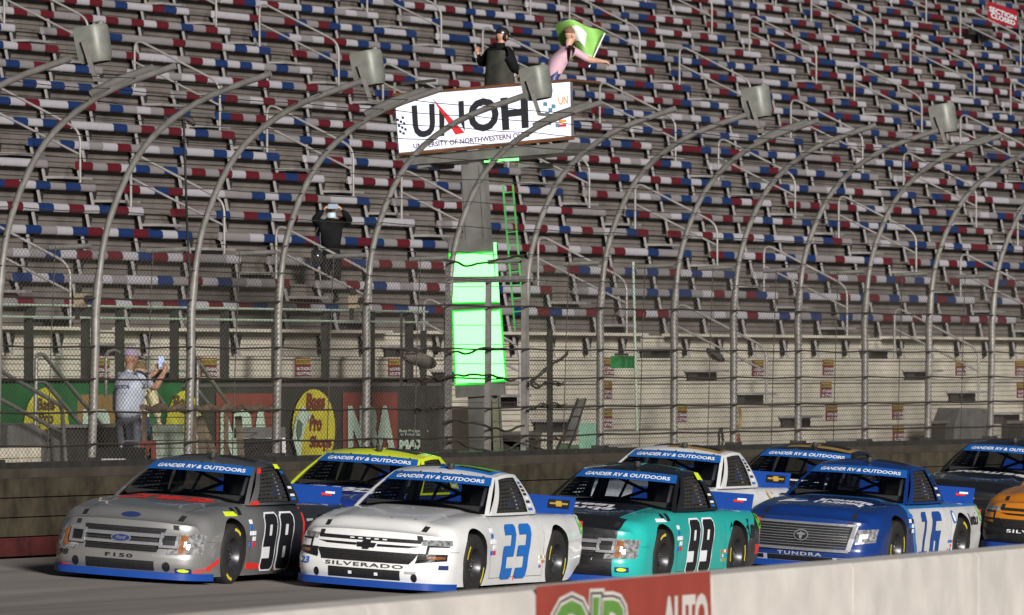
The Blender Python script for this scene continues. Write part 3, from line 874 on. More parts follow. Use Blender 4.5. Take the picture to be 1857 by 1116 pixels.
def build_truck(name, label, front_axle, yc, paint_body, paint_cab, make, roof_stripe=None):
    t = empty(name, (0, 0, 0), label, 'race truck', 'race trucks on the track')
    bank = math.atan(.066)
    M = Matrix.Translation((front_axle + AXF, yc, ground(yc))) @ Matrix.Rotation(bank, 4, 'X') @ Matrix.Rotation(math.pi, 4, 'Z')
    t.matrix_world = M
    t.location = M.to_translation(); t.rotation_euler = M.to_euler()
    me = BODY.copy(); me.materials[0] = paint_body; link('body', me, t)
    me = CAB.copy(); me.materials[0] = paint_cab; cab = link('cab', me, t)
    link('windscreen', WIND, t); link('rear_window', RWIN, t)
    b = link('windscreen_banner', BANNER, t); link('lettering', BANTXT, b)
    for sg in (1, -1): link('window_net', NETS[sg], t)
    link('dashboard', INTER, t); link('roll_cage', CAGE, t); link('seat', SEAT, t)
    for x in (AXF, AXR):
        for sg in (1, -1): wheel(t, x, sg)
    # splitter
    def spl(o):
        def f(u, v):
            y = lerp(-.97, .97, u); p = FRONT(max(-.90, min(.90, y)), .16, 0)
            xx = p.x + .055 * v + (-.18 * sstep(.90, .97, abs(y)) if abs(y) > .90 else 0)
            return Vector((xx, y, o))
        return f
    mb = MB(); mb.grid(spl(.135), 40, 2, spl(.055)); mb.build('splitter', M_SPOIL, t, 30)
    # spoiler with braces
    mb = MB(); mb.grid(lambda u, v: Vector((-2.30 - .07 * v, lerp(-.80, .80, u), .86 + .21 * v)), 4, 2, lambda u, v: Vector((-2.312 - .07 * v, lerp(-.80, .80, u), .86 + .21 * v)))
    sp = mb.build('spoiler', M_SPOIL, t)
    for y in (-.6, 0, .6):
        mb = MB(); mb.tube([(-2.33, y, .98), (-2.42, y, .89)], .008, 6); mb.build('brace', M_DARK, sp)
    lg = lambda y0, y1, z0, z1: (lambda u, v: Vector((-2.288 - .07 * ((lerp(z0, z1, v) - .86) / .21), lerp(y0, y1, u), lerp(z0, z1, v))))
    if make == 'chevy':
        mb = MB(); mb.grid(lg(.47, .74, .93, 1.03), 2, 2); mb.build('badge', M_INK, sp)
        mb = MB()
        f2 = lg(.49, .72, .95, 1.015)
        mb.add([f2(a, b) + Vector((.004, 0, 0)) for a, b in ((.0, .35), (.36, .35), (.36, .0), (.68, .0), (.68, .35), (1, .35), (1, .68), (.64, .68), (.64, 1), (.32, 1), (.32, .68), (0, .68))], [tuple(range(12))])
        mb.build('bowtie', M_GOLD, sp)
    else:
        mb = MB(); mb.grid(lg(.55, .68, .96, .99), 2, 1); mb.build('badge', M_REDV, sp)
        mb = MB(); mb.grid(lg(.60, .72, .985, 1.01), 2, 1); mb.build('badge', M_LET, sp)
    # roof: flaps, antenna, window pins
    for y0, y1 in ((-.42, -.08), (.08, .50)):
        qpatch(ROOF, rect(-.34, -.12, y0, y1), .005, 6, 4).build('roof_flap', M_INK, t)
    mb = MB(); mb.lathe([(0, .075), (.035, .07), (.045, .03), (.03, 0)], ROOF(.02, .06, 0), 'Z', 10); mb.build('antenna', M_DARK, t, 40)
    for k in range(5):
        p = ws_pt(-.8 + .4 * k, .985) + Vector((.01, 0, .004))
        mb = MB(); mb.box(p, (.02, .02, .02)); mb.build('clip', M_DARK, t)
    # round green tail sticker, tail lamps, rear bumper, fuel filler
    epatch(SIDE, -2.26, .74, .085, .10, .005).build('round_sticker', M_GREENV, t)
    mb = MB(); mb.box((-2.435, .80, .66), (.03, .16, .26)); mb.build('tail_lamp', M_REDV, t)
    mb = MB(); mb.box((-2.43, 0, .36), (.10, 1.70, .12)); mb.build('rear_bumper', M_DARK, t)
    # hood pins and panel joints
    for y in (-.42, -.14, .14, .42):
        epatch(TOPS, 2.12 - .12 * abs(y), y, .014, .014, .008, 10).build('hood_pin', M_SILV, t)
    for y in (-.62, .62):
        qpatch(TOPS, [(.95, y - .003), (2.25, y * .93 - .003), (2.25, y * .93 + .003), (.95, y + .003)], .002, 12, 1, deep=None).build('hood_seam', M_INK, t)
    qpatch(SIDE, rect(-.86, -.855, .16, .86), .002, 1, 8, deep=None).build('door_seam', M_INK, t)
    qpatch(SIDE, rect(.975, .98, .18, .86), .002, 1, 8, deep=None).build('fender_seam', M_INK, t)
    qpatch(SIDE, rect(-.84, .97, .178, .183), .002, 12, 1, deep=None).build('rocker_seam', M_INK, t)
    qpatch(SIDE, rect(2.02, 2.2, .50, .504), .002, 4, 1, deep=None).build('bumper_seam', M_INK, t)
    rr = random.Random(int(front_axle * 10))
    for kx in range(5):
        for kz in range(3):
            if rr.random() < .3: continue
            xx, zz = -.74 - kx * .042, .40 - kz * .055
            qpatch(SIDE, rect(xx - .017, xx + .017, zz - .018, zz + .018), .004, 1, 1).build('sponsor_sticker', rr.choice([M_LET, M_GREYV, M_REDV, M_GOLD, M_BLUEV]), t)
    qpatch(SIDE, rect(.08, .10, .14, .20), .005, 1, 1).build('jack_mark', M_REDV, t)
    pillar_stickers(t)
    FACES[make](t)
    return t

def solid(t, surf, quads, off, m, name, nu=10, nv=3):
    mb = MB()
    for q in quads: qpatch(surf, q, off, nu, nv, mb)
    return mb.build(name, m, t)
def face_ford(t):
    g = solid(t, FRONT, [[(-.44, .36), (.44, .36), (.50, .63), (-.50, .63)]], .006, M_GRILLE, 'grille', 14, 6)
    for k in range(7):
        z = .375 + k * .037; solid(g, FRONT, [rect(-.44, .44, z, z + .008)], .016, M_DARK, 'grille_bar', 14, 1)
    for z0, z1 in ((.525, .565), (.435, .468)):
        solid(g, FRONT, [rect(-.50, .50, z0, z1)], .034, M_SILV, 'chrome_bar', 14, 2)
    for s in (-1, 1):
        # lamp cluster and its C-shaped clamp
        h = solid(t, FRONT, [[(s * .56, .34), (s * .90, .36), (s * .90, .58), (s * .56, .59)]], .010, M_HLAMP, 'headlight', 6, 4)
        solid(h, FRONT, [[(s * .68, .36), (s * .755, .365), (s * .755, .56), (s * .68, .57)]], .014, M_AMBER, 'indicator', 3, 3)
        a, b = s * .46, s * .67
        solid(h, FRONT, [rect(a, b, .415, .445), rect(a, b, .555, .585), rect(s * .64, s * .67, .445, .555), rect(s * .46, s * .49, .445, .555)], .042, M_SILV, 'clamp_frame', 4, 2)
        solid(h, FRONT, [rect(s * .49, s * .64, .445, .555)], .024, M_INK, 'clamp_fill', 4, 2)
    epatch(FRONT, 0, .50, .125, .048, .040).build('badge_rim', M_SILV, g)
    epatch(FRONT, 0, .50, .112, .038, .044).build('badge', M_NAVY, g)
    stext(FRONT, 'Ford', rect(-.06, .06, .482, .522), M_SILV, 'badge_lettering', g, .048, .02, .3)
    stext(FRONT, 'F150', rect(-.17, .17, .278, .322), M_INK, 'model_lettering', t, .006, .03, 0, spacing=1.2)
    solid(t, FRONT, [rect(-.42, .42, .145, .255)], .006, M_GRILLE, 'lower_intake', 14, 3)
    for s in (-1, 1): epatch(FRONT, s * .56, .20, .045, .055, .006).build('brake_duct', M_INK, t)
    epatch(TOPS, 2.30, 0, .05, .12, .006).build('hood_badge', M_NAVY, t)
def face_chevy(t):
    g = solid(t, FRONT, [[(-.62, .585), (.62, .585), (.64, .625), (-.64, .625)]], .008, M_GRILLE, 'upper_grille', 14, 2)
    for k in range(5): solid(g, FRONT, [rect(-.22 + k * .10, -.17 + k * .10, .600, .612)], .014, M_LET, 'vent', 2, 1)
    solid(t, FRONT, [[(-.54, .345), (.54, .345), (.62, .47), (-.62, .47)]], .008, M_GRILLE, 'main_grille', 14, 4)
    for k in range(4): solid(t, FRONT, [rect(-.54, .54, .362 + k * .028, .368 + k * .028)], .016, M_DARK, 'grille_bar', 14, 1)
    b = solid(t, FRONT, [[(-.50, .530), (-.13, .525), (-.13, .552), (-.62, .552)], [(.13, .525), (.50, .530), (.62, .552), (.13, .552)]], .012, M_INK, 'slot', 8, 1)
    mb = MB(); c = .54
    pts = [(-.105, c - .028), (-.04, c - .028), (-.04, c - .05), (.04, c - .05), (.04, c - .028), (.105, c - .028), (.12, c + .022), (.05, c + .022), (.05, c + .045), (-.05, c + .045), (-.05, c + .022), (-.12, c + .022)]
    mb.add([FRONT(a, z, .022) for a, z in pts], [tuple(range(12))]); mb.build('bowtie_badge', M_INK, t)
    for s in (-1, 1):
        h = solid(t, FRONT, [[(s * .64, .57), (s * .92, .575), (s * .90, .635), (s * .64, .635)]], .010, M_HLAMP, 'headlight', 6, 3)
        solid(t, FRONT, [[(s * .60, .36), (s * .90, .40), (s * .90, .475), (s * .62, .475)]], .009, M_INK, 'lamp_recess', 6, 3)
        solid(t, FRONT, [[(s * .72, .41), (s * .89, .42), (s * .89, .45), (s * .72, .445)]], .016, M_AMBER, 'fog_lamp', 4, 2)
        solid(t, FRONT, [[(s * .70, .475), (s * .725, .475), (s * .725, .55), (s * .70, .55)], [(s * .70, .55), (s * .90, .555), (s * .90, .570), (s * .70, .570)]], .008, M_INK, 'lamp_seam', 4, 2)
        mb = MB(); epatch(FRONT, s * .60, .19, .035, .05, .006, 14, mb); mb.build('brake_duct', M_INK, t)
    stext(FRONT, 'SILVERADO', rect(-.48, .48, .285, .330), M_DARKL, 'model_lettering', t, .008, .02, 0, spacing=1.15)
    i = solid(t, FRONT, [rect(-.44, .44, .15, .265)], .006, M_GRILLE, 'lower_intake', 14, 3)
    for s in (-1, 1): solid(i, FRONT, [rect(s * .16 - .02, s * .16 + .02, .19, .225)], .012, M_LET, 'tow_hole', 2, 1)
def face_toyota(t):
    g = solid(t, FRONT, [[(-.60, .30), (.60, .30), (.66, .63), (-.66, .63)]], .006, M_GRILLE, 'grille', 16, 6)
    solid(g, FRONT, [[(-.64, .28), (.64, .28), (.64, .315), (-.64, .315)], [(-.66, .615), (.66, .615), (.68, .645), (-.68, .645)],
                     [(.60, .30), (.66, .30), (.71, .63), (.65, .63)], [(-.66, .30), (-.60, .30), (-.65, .63), (-.71, .63)]], .030, M_SILV, 'grille_surround', 14, 2)
    for k in range(4):
        z = .345 + k * .068
        for zz in (z, z + .033): solid(g, FRONT, [rect(-.60, .60, zz, zz + .007)], .018, M_SILV, 'chrome_bar', 14, 1)
    epatch(FRONT, 0, .475, .10, .072, .032).build('badge_rim', M_SILV, g); epatch(FRONT, 0, .475, .085, .058, .036).build('badge', M_GRILLE, g)
    epatch(FRONT, 0, .490, .062, .018, .040).build('badge_ring', M_SILV, g); epatch(FRONT, 0, .470, .022, .052, .041).build('badge_ring', M_SILV, g)
    for s in (-1, 1):
        h = solid(t, FRONT, [[(s * .70, .42), (s * .91, .46), (s * .91, .60), (s * .70, .58)]], .012, M_HLAMP, 'headlight', 6, 4)
        solid(h, FRONT, [[(s * .74, .46), (s * .83, .48), (s * .83, .535), (s * .74, .525)]], .018, M_LET, 'lamp_bulb', 3, 2)
        solid(h, FRONT, [[(s * .70, .39), (s * .91, .43), (s * .91, .455), (s * .70, .418)]], .016, M_SILV, 'lamp_trim', 4, 1)
    stext(FRONT, 'TUNDRA', rect(-.30, .30, .215, .258), M_GREYV, 'model_lettering', t, .006, .02, 0, spacing=1.2)
    solid(t, FRONT, [rect(-.44, .44, .14, .205)], .006, M_GRILLE, 'lower_intake', 14, 2)
    for s in (-1, 1): solid(t, FRONT, [rect(s * .50, s * .60, .15, .20)], .006, M_INK, 'brake_duct', 3, 2)
M_DARKL = mat('dark grey vinyl lettering', (.05, .05, .055), .4, var=.05)
FACES = {'ford': face_ford, 'chevy': face_chevy, 'toyota': face_toyota}
DIG = {'9': '111 101 111 001 111', '8': '111 101 111 101 111', '2': '111 001 111 100 111', '3': '111 001 111 001 111', '1': '110 010 010 010 111', '6': '111 100 111 101 111'}
def digits(surf, s, q, m, name, parent, off=.010, plate=None, plate_off=.006):
    """blocky slanted race numerals; q = four surface corners (bottom front, bottom rear, top rear, top front)"""
    cw = [0, .39, .61, 1]; rh = [1, .81, .61, .41, .20, 0]
    n = len(s); gap = .13; w = (1 - gap * (n - 1)) / n
    def pt(u, v, o):
        a = lerp(lerp(q[0][0], q[1][0], u), lerp(q[3][0], q[2][0], u), v); b = lerp(lerp(q[0][1], q[1][1], u), lerp(q[3][1], q[2][1], u), v)
        return surf(a, b, o)
    grp = None
    for k, ch in enumerate(s):
        u0 = k * (w + gap); mb = MB()
        cells = DIG[ch].split()
        for r in range(5):
            for c in range(3):
                if cells[r][c] != '1': continue
                a0, a1, b0, b1 = cw[c], cw[c + 1], rh[r + 1], rh[r]
                poly = [(a0, b0), (a1, b0), (a1, b1), (a0, b1)]
                cx_ = .13; cy_ = .06
                if c == 0 and r == 0: poly = [(a0, b0), (a1, b0), (a1, b1), (a0 + cx_, b1), (a0, b1 - cy_)]
                if c == 2 and r == 0: poly = [(a0, b0), (a1, b0), (a1, b1 - cy_), (a1 - cx_, b1), (a0, b1)]
                if c == 0 and r == 4: poly = [(a0 + cx_, b0), (a1, b0), (a1, b1), (a0, b1), (a0, b0 + cy_)]
                if c == 2 and r == 4: poly = [(a0, b0), (a1 - cx_, b0), (a1, b0 + cy_), (a1, b1), (a0, b1)]
                mb.add([pt(u0 + x * w, y, off) for x, y in poly], [tuple(range(len(poly)))])
        bm = bmesh.new(); me = mb.mesh(name, m); bm.from_mesh(me); bmesh.ops.remove_doubles(bm, verts=bm.verts, dist=.0005); bm.to_mesh(me); bm.free()
        o = link(name, me, parent)
        if plate:
            e, f = .075, .03; mb = MB()
            ins = lambda v: .14 * max(0, 1 - min(v, 1 - v) / .07)
            mb.grid(lambda u, v: pt(u0 + w * lerp(-e + ins(v), 1 + e - ins(v), u), lerp(-f, 1 + f, v), plate_off), 5, 28); mb.build('number_plate', plate, o)
    return o
def door_number(t, s, m_in, m_out, x0=.56, x1=-.34, z0=.16, z1=.80, lean=.16, bold=.05, name='door_number'):
    q = [(x0 + lean * .3, z0), (x1 + lean * .3, z0), (x1 - lean * .7, z1), (x0 - lean * .7, z1)]
    return digits(SIDE, s, q, m_in, name, t, .012, m_out)
def fender_marks(t, m):   # two hash stripes over the front wheel
    for k in range(2):
        x = 1.42 - k * .16
        qpatch(SIDE, [(x, .80), (x - .10, .80), (x - .16, .885), (x - .06, .885)], .005, 3, 4).build('fender_stripe', m, t)

W = (.74, .74, .74); SILV = (.34, .335, .33); CHAR = (.05, .05, .055); TEAL = (.02, .42, .38); BLK = (.012, .012, .014); NAVY = (.012, .04, .20)
BLU = (.006, .032, .17); ORG = (.50, .17, .01)
# --- 98: silver truck, charcoal tail
pb = paint('silver paint fading to charcoal', SILV, [(CHAR, [(-1, 0, 0, -.25)], .55)], rough=.34, metal=.6, coat=.9)
t98 = build_truck('race_truck', 'silver race truck numbered 98 with red accents and charcoal tail', 98.45, 39.75, pb, pb, 'ford')
door_number(t98, '98', M_INK, mat('pale grey vinyl', (.66, .67, .70), .4))
qpatch(SIDE, [(-.66, .16), (-.70, .16), (-.80, .86), (-.765, .86)], .005, 2, 8).build('red_stripe', M_REDV, t98)
stext(SIDE, 'LUCAS OIL', [(-1.02, .60), (-2.08, .60), (-2.08, .76), (-1.02, .76)], M_LET, 'side_lettering', t98, .006, .04, .25)
mb = MB(); mb.add([SIDE(-.95 + a, .58 + b, .006) for a, b in ((.10, .15), (-.10, .15), (-.10, .0), (0, -.16), (.10, 0))], [(0, 1, 2, 3, 4)]); mb.build('shield_emblem', M_GREYV, t98)
mb = MB(); mb.add([SIDE(-.95 + a, .56 + b, .009) for a, b in ((.07, .05), (-.07, .05), (-.07, .0), (0, -.10), (.07, 0))], [(0, 1, 2, 3, 4)]); mb.build('shield_field', M_BLUEV, t98)
fender_marks(t98, M_INK)
for s in (-1, 1): solid(t98, FRONT, [[(s * .62, .14), (s * .93, .14), (s * .95, .24), (s * .90, .19)]], .006, M_REDV, 'red_accent', 8, 2)
qpatch(SIDE, [(2.2, .16), (1.93, .26), (1.93, .32), (2.2, .21)], .005, 4, 2).build('red_accent', M_REDV, t98)
qpatch(SIDE, [(1.05, .17), (.62, .17), (.62, .23), (1.07, .25)], .005, 4, 2).build('red_accent', M_REDV, t98)
qpatch(SIDE, [(1.62, .79), (1.30, .79), (1.34, .84), (1.58, .84)], .006, 5, 2).build('yellow_accent', M_FLUO, t98)
stext(FRONT, '98', rect(-.80, -.66, .255, .325), M_INK, 'bumper_number', t98, .006, .03, .2)
stext(TOPS, 'CURB', [(1.02, -.62), (1.02, .55), (1.40, .52), (1.40, -.62)], M_REDV, 'hood_lettering', t98, .006, .06)
stickers(t98, .84, .72)
mb = MB(); mb.grid(lambda u, v: side_pt(1)(lerp(.02, .16, u), lerp(.0, .10, v)) + Vector((0, .005, 0)), 3, 2); mb.build('red_accent', M_REDV, t98)
mb = MB(); mb.grid(lambda u, v: side_pt(1)(lerp(.02, .16, u), lerp(.82, .95, v)) + Vector((0, .005, 0)), 3, 2); mb.build('red_accent', M_REDV, t98)
mb = MB(); mb.grid(lambda u, v: side_pt(1)(lerp(.70, .90, u), lerp(.88, .99, v)) + Vector((0, .006, 0)), 3, 2); mb.build('yellow_accent', M_FLUO, t98)
solid(t98, FRONT, [rect(.66, .82, .135, .19)], .012, M_NAVY, 'bumper_sticker', 3, 2); epatch(FRONT, .74, .163, .06, .02, .016).build('bumper_sticker', M_FLUO, t98)
# --- yellow-roofed blue truck behind it
pb = paint('navy paint', (.012, .03, .22), rough=.3); pc = paint('fluorescent yellow paint', (.66, .76, .02), rough=.35)
ty = build_truck('race_truck', 'navy race truck with fluorescent yellow roof and pillars, behind the silver truck', 105.2, 40.2, pb, pc, 'chevy')
stext(TOPS, 'MENARDS', [(1.05, -.6), (1.05, .6), (1.45, .56), (1.45, -.56)], M_LET, 'hood_lettering', ty, .006, .05)
# --- 23: white truck
pb = paint('white paint', W, rough=.28, coat=1.0)
t23 = build_truck('race_truck', 'white race truck with a big blue 23 on its door', 100.0, 37.35, pb, pb, 'chevy')
door_number(t23, '23', M_BLUEV, None, bold=.07)
stext(FRONT, '23', rect(-.84, -.70, .27, .35), M_BLUEV, 'bumper_number', t23, .006, .04, .15)
qpatch(ROOF, [(.02, -.1), (-.46, -.1), (-.46, .56), (.0, .56)], .003, 8, 6).build('roof_stripe', M_BLUEV, t23)
qpatch(ROOF, [(-.25, .0), (-.46, .0), (-.46, .50), (-.25, .50)], .006, 4, 4).build('green_roof_patch', M_GREENV, t23)  # green patch on the roof
stickers(t23, .84, .74)
solid(t23, FRONT, [rect(.85, .92, .30, .35)], .014, M_NAVY, 'bumper_sticker', 2, 2); solid(t23, FRONT, [rect(.50, .62, .235, .262)], .010, M_GREYV, 'bumper_sticker', 3, 1)
# --- 99: teal with black hood
pb = paint('teal paint with black hood', TEAL, [(BLK, [(0, 1, 0, -.55), (0, -1, 0, -.55), (1, 0, 0, .8)]), (BLK, [(-1, 0, -1.4, 1.05)]), (BLK, [(1, 0, 0, 2.0), (0, -1, 0, -.66)])], rough=.3)
pc = paint('black paint', BLK, rough=.3)
t99 = build_truck('race_truck', 'teal race truck with black hood and black 99 outlined in white', 105.3, 36.85, pb, pc, 'ford')
door_number(t99, '99', M_INK, M_LET)
stext(SIDE, 'tenda', [(-.98, .54), (-2.04, .54), (-2.04, .78), (-.98, .78)], M_INK, 'side_lettering', t99, .006, .05, .1)
qpatch(ROOF, rect(-.45, -.15, .02, .5), .004, 4, 4).build('roof_stripe', mat('teal vinyl', TEAL, .4), t99)
qpatch(SIDE, rect(-2.36, -2.12, .34, .46), .005, 3, 2).build('red_sticker', M_REDV, t99)
stext(TOPS, 'tenda\nheal', [(1.15, -.55), (1.15, .35), (1.75, .30), (1.75, -.5)], M_LET, 'hood_lettering', t99, .006, .03, .2)
fender_marks(t99, M_INK); stickers(t99, .84, .72)
qpatch(SIDE, [(1.62, .79), (1.30, .79), (1.34, .83), (1.58, .83)], .006, 5, 2).build('white_accent', M_LET, t99)
solid(t99, FRONT, [rect(.70, .84, .19, .25)], .012, M_NAVY, 'bumper_sticker', 3, 2); epatch(FRONT, .77, .22, .05, .02, .016).build('bumper_sticker', M_FLUO, t99)
mb = MB(); mb.grid(lambda u, v: side_pt(1)(lerp(.70, .92, u), lerp(.80, .99, v)) + Vector((0, .006, 0)), 3, 2); mb.build('yellow_accent', M_FLUO, t99)
# --- white and gold truck behind 99
pb = paint('white paint, second truck', W, rough=.3); pc = paint('white cab with gold roof', W, [((.42, .25, .05), [(0, 1, 0, -.2), (0, -1, 0, -.56), (-1, 0, 0, -.02), (0, 0, 1, 1.33)])], rough=.3)
tw = build_truck('race_truck', 'white race truck with gold roof panel, behind the teal truck', 115.1, 39.55, pb, pc, 'chevy')
stext(SIDE, 'ACCESSORIES', [(-1.55, .72), (-2.14, .72), (-2.14, .82), (-1.55, .82)], M_INK, 'side_lettering', tw, .006, .04)
stext(SIDE, 'CHEVROLET', [(-1.0, .60), (-1.62, .60), (-1.62, .67), (-1.0, .67)], M_INK, 'side_lettering', tw, .006, .02)
mb = MB(); mb.add([SIDE(-1.22 + a, .78 + b, .006) for a, b in ((.16, -.03), (.07, -.03), (.07, -.075), (-.07, -.075), (-.07, -.03), (-.16, -.03), (-.13, .03), (-.055, .03), (-.055, .075), (.085, .075), (.085, .03), (.17, .03))], [tuple(range(12))]); mb.build('bowtie_emblem', M_GOLD, tw)
# --- black truck with gold roof behind 16
pb = paint('black paint, gold-roofed truck', BLK, rough=.28); pc = paint('black cab with gold roof', BLK, [((.42, .25, .05), [(0, 1, 0, -.35), (0, -1, 0, -.58), (-1, 0, 0, -.02), (0, 0, 1, 1.33)])], rough=.3)
tb = build_truck('race_truck', 'black race truck with gold roof panel, behind the blue 16 truck', 119.4, 39.1, pb, pc, 'chevy')
qpatch(TOPS, [(.98, -.6), (.98, .6), (1.10, .58), (1.10, -.58)], .005, 8, 2).build('hood_stripe', M_LET, tb)
# --- 16: blue with white flank
pb = paint('blue paint with white flank', BLU, [((.03, .22, .60), [(-1, 0, .55, -.53)]), (W, [(-1, 0, .55, -.40), (0, 0, -1, -.84), (-1, 0, 0, -1.0)]), ((.50, .52, .58), [(0, 0, -1, -.205), (1, 0, 0, 1.9)])], rough=.22, coat=1.0)
pc = paint('blue paint', BLU, rough=.25)
t16 = build_truck('race_truck', 'blue race truck with white flank and blue 16 on its door', 113.5, 36.45, pb, pc, 'toyota')
door_number(t16, '16', mat('deep blue vinyl', (.012, .06, .26), .4), None, x0=.50, x1=-.36)
stext(SIDE, 'United Rentals', [(-1.10, .60), (-2.12, .60), (-2.12, .76), (-1.10, .76)], M_INK, 'side_lettering', t16, .006, .035)
epatch(SIDE, -.98, .72, .08, .085, .006).build('side_emblem', M_BLUEV, t16); epatch(SIDE, -.98, .72, .045, .06, .009).build('side_emblem', M_LET, t16)
epatch(TOPS, 1.75, -.40, .13, .20, .006).build('hood_emblem', M_LET, t16); epatch(TOPS, 1.70, -.30, .07, .09, .009).build('hood_emblem', M_BLUEV, t16)
stext(TOPS, 'United\nRentals', [(1.42, -.10), (1.42, .62), (1.85, .55), (1.85, -.15)][::1], M_LET, 'hood_lettering', t16, .006, .035, .2)
stickers(t16, .84, .76, 4)
# --- black truck with white-lettered hood
pb = paint('black paint, white-hooded truck', BLK, rough=.28); pc = paint('black paint, cab', BLK, rough=.28)
tk = build_truck('race_truck', 'black race truck with a row of white hood lettering, behind the orange truck', 128.7, 39.0, pb, pc, 'chevy')
stext(TOPS, 'FRONTLINE', [(.95, -.62), (.95, .62), (1.2, .60), (1.2, -.60)], M_LET, 'hood_lettering', tk, .006, .05)
# --- orange truck
pb = paint('orange paint with black nose', ORG, [(BLK, [(0, 0, -1, -.47)])], rough=.3); pc = paint('orange paint', ORG, rough=.3)
to = build_truck('race_truck', 'orange race truck with black lower body, following the blue 16', 124.5, 36.5, pb, pc, 'chevy')
stext(TOPS, 'JLR', [(1.15, -.6), (1.15, .5), (1.7, .48), (1.7, -.55)], M_GREYV, 'hood_lettering', to, .006, .05)
stext(FRONT, 'SILVERADO', rect(-.48, .48, .285, .330), M_LET, 'bumper_lettering', to, .012, .02, 0, spacing=1.15)
# ================================================================= FLAG STAND
def emis(name, col, strength, base=(.02, .02, .02)):
    return mat(name, base, .5, var=0, emit=col, estr=strength)
M_LEDG = emis('green light panel', (.12, 1.0, .14), 4.2)
M_LEDW = emis('lit white screen', (.86, .88, 1.0), 1.15)
M_SCRB = emis('screen black', (.012, .012, .016), 1.0, (.01, .01, .01))
M_SCRR = emis('screen red', (.62, .01, .015), 1.0)
M_SCRP = emis('screen purple', (.07, .008, .06), 1.0)
M_SCRO = emis('screen orange', (.95, .30, .02), 1.0)
M_SCRT = emis('screen teal', (.10, .22, .28), 1.0)
M_WOODC = mat('varnished timber', (.13, .05, .02), .5, var=.25, scale=6)
M_PLATE = mat('brushed steel plate', (.34, .33, .31), .38, .7, var=.2, scale=5)
TY = 44.45
base = P(868, 850, TY); base.z = FLOOR_Z
LEANT = R(4.3)
fs_ = empty('flag_stand', base, 'flag stand on a steel column with lit white screen and green light panels', 'flag stand')
# frame of the tower: a = metres towards the track (picture right), b = height over the eye; leans back from the track
def T(a, b, dx=0.0):
    h = b - (FLOOR_Z - EYE)
    return Vector((base.x + dx, TY - a * math.cos(LEANT) + h * math.sin(LEANT) * .55, EYE + b + a * math.sin(LEANT) * 1.15))
SC = FPX / (P(868, 400, TY) - Vector((0, 0, EYE))).dot(FW)      # photo pixels per metre there
def TP(x, y, dx=0.0):
    """photo pixel -> tower frame point (dx metres along the track)"""
    p = P(x, y, TY)
    # walk along Y on the plane X = base.x + dx
    r = ray(x, y); t = (base.x + dx) / r.x
    return Vector((0, 0, EYE)) + r * t
def tquad(q, dx): return [TP(x, y, dx) for x, y in q]
def slab(mb, q, dx, th):
    """q: four photo corners (tl, tr, br, bl) on the tower's face, thickness th along the track"""
    f = tquad(q, dx); d = Vector((th, 0, 0))
    a, b, c, e = f
    return mb.hexa([e, c, c + d, e + d, a, b, b + d, a + d])
# column
mb = MB(); slab(mb, [(836, 300), (870, 298), (900, 846), (852, 850)], .0, .34); wpart(mb, 'column', M_STEEL, fs_)
for xx in (836, 868):
    mb = MB(); slab(mb, [(xx, 300), (xx + 5, 300), (xx + 16, 440), (xx + 9, 440)], -.012, .012); wpart(mb, 'column_flange', M_STEEL, fs_)
# cladding box carrying the green panels
clad = MB(); slab(clad, [(813, 437), (894, 433), (915, 716), (826, 722)], -.06, .05); clad = wpart(clad, 'cladding', M_PLATE, fs_)
gp = [[(816, 462), (893, 459), (902, 547), (818, 549)], [(822, 566), (880, 563), (881, 694), (827, 697)], [(888, 566), (906, 563), (916, 689), (888, 692)]]
M_BLEEDG = emis('green light bleed edge', (.008, .85, .03), .8)  # light bleeding round the panels, put into glowing strips
for q in gp:
    g_ = 3.0; (ax_, ay_), (bx_, by_), (cx_, cy_), (dx_, dy_) = q
    mb = MB(); slab(mb, [(ax_ - g_, ay_ - g_), (bx_ + g_, by_ - g_), (cx_ + g_, cy_ + g_), (dx_ - g_, dy_ + g_)], -.080, .016); wpart(mb, 'panel_light_bleed', M_BLEEDG, fs_)
    mb = MB(); slab(mb, q, -.085, .02); wpart(mb, 'green_light_panel', M_LEDG, fs_)
# lit edge strip down the near side and the lit conduit below
mb = MB(); slab(mb, [(895, 440), (899, 440), (905, 548), (901, 548)], -.09, .02); wpart(mb, 'light_strip', M_LEDG, fs_)
mb = MB(); slab(mb, [(892, 724), (903, 722), (908, 826), (895, 828)], -.07, .03); wpart(mb, 'conduit', M_CHROME, fs_)
# ladder on the far side; green panel light is put into its colour
for xx in (912, 930):
    mb = MB(); mb.bar(TP(xx, 335, .25), TP(xx + 22, 600, .25), .022, .022); wpart(mb, 'ladder_rail', mat('ladder with green light in colour', (.08, .36, .10), .5), fs_)
for k in range(11):
    y = 350 + k * 24; xx = 913 + k * 2.0
    mb = MB(); mb.bar(TP(xx, y, .25), TP(xx + 20, y - 2, .25), .016, .016); wpart(mb, 'ladder_rung', mat('ladder with green light in colour', (.10, .45, .12), .5), fs_)
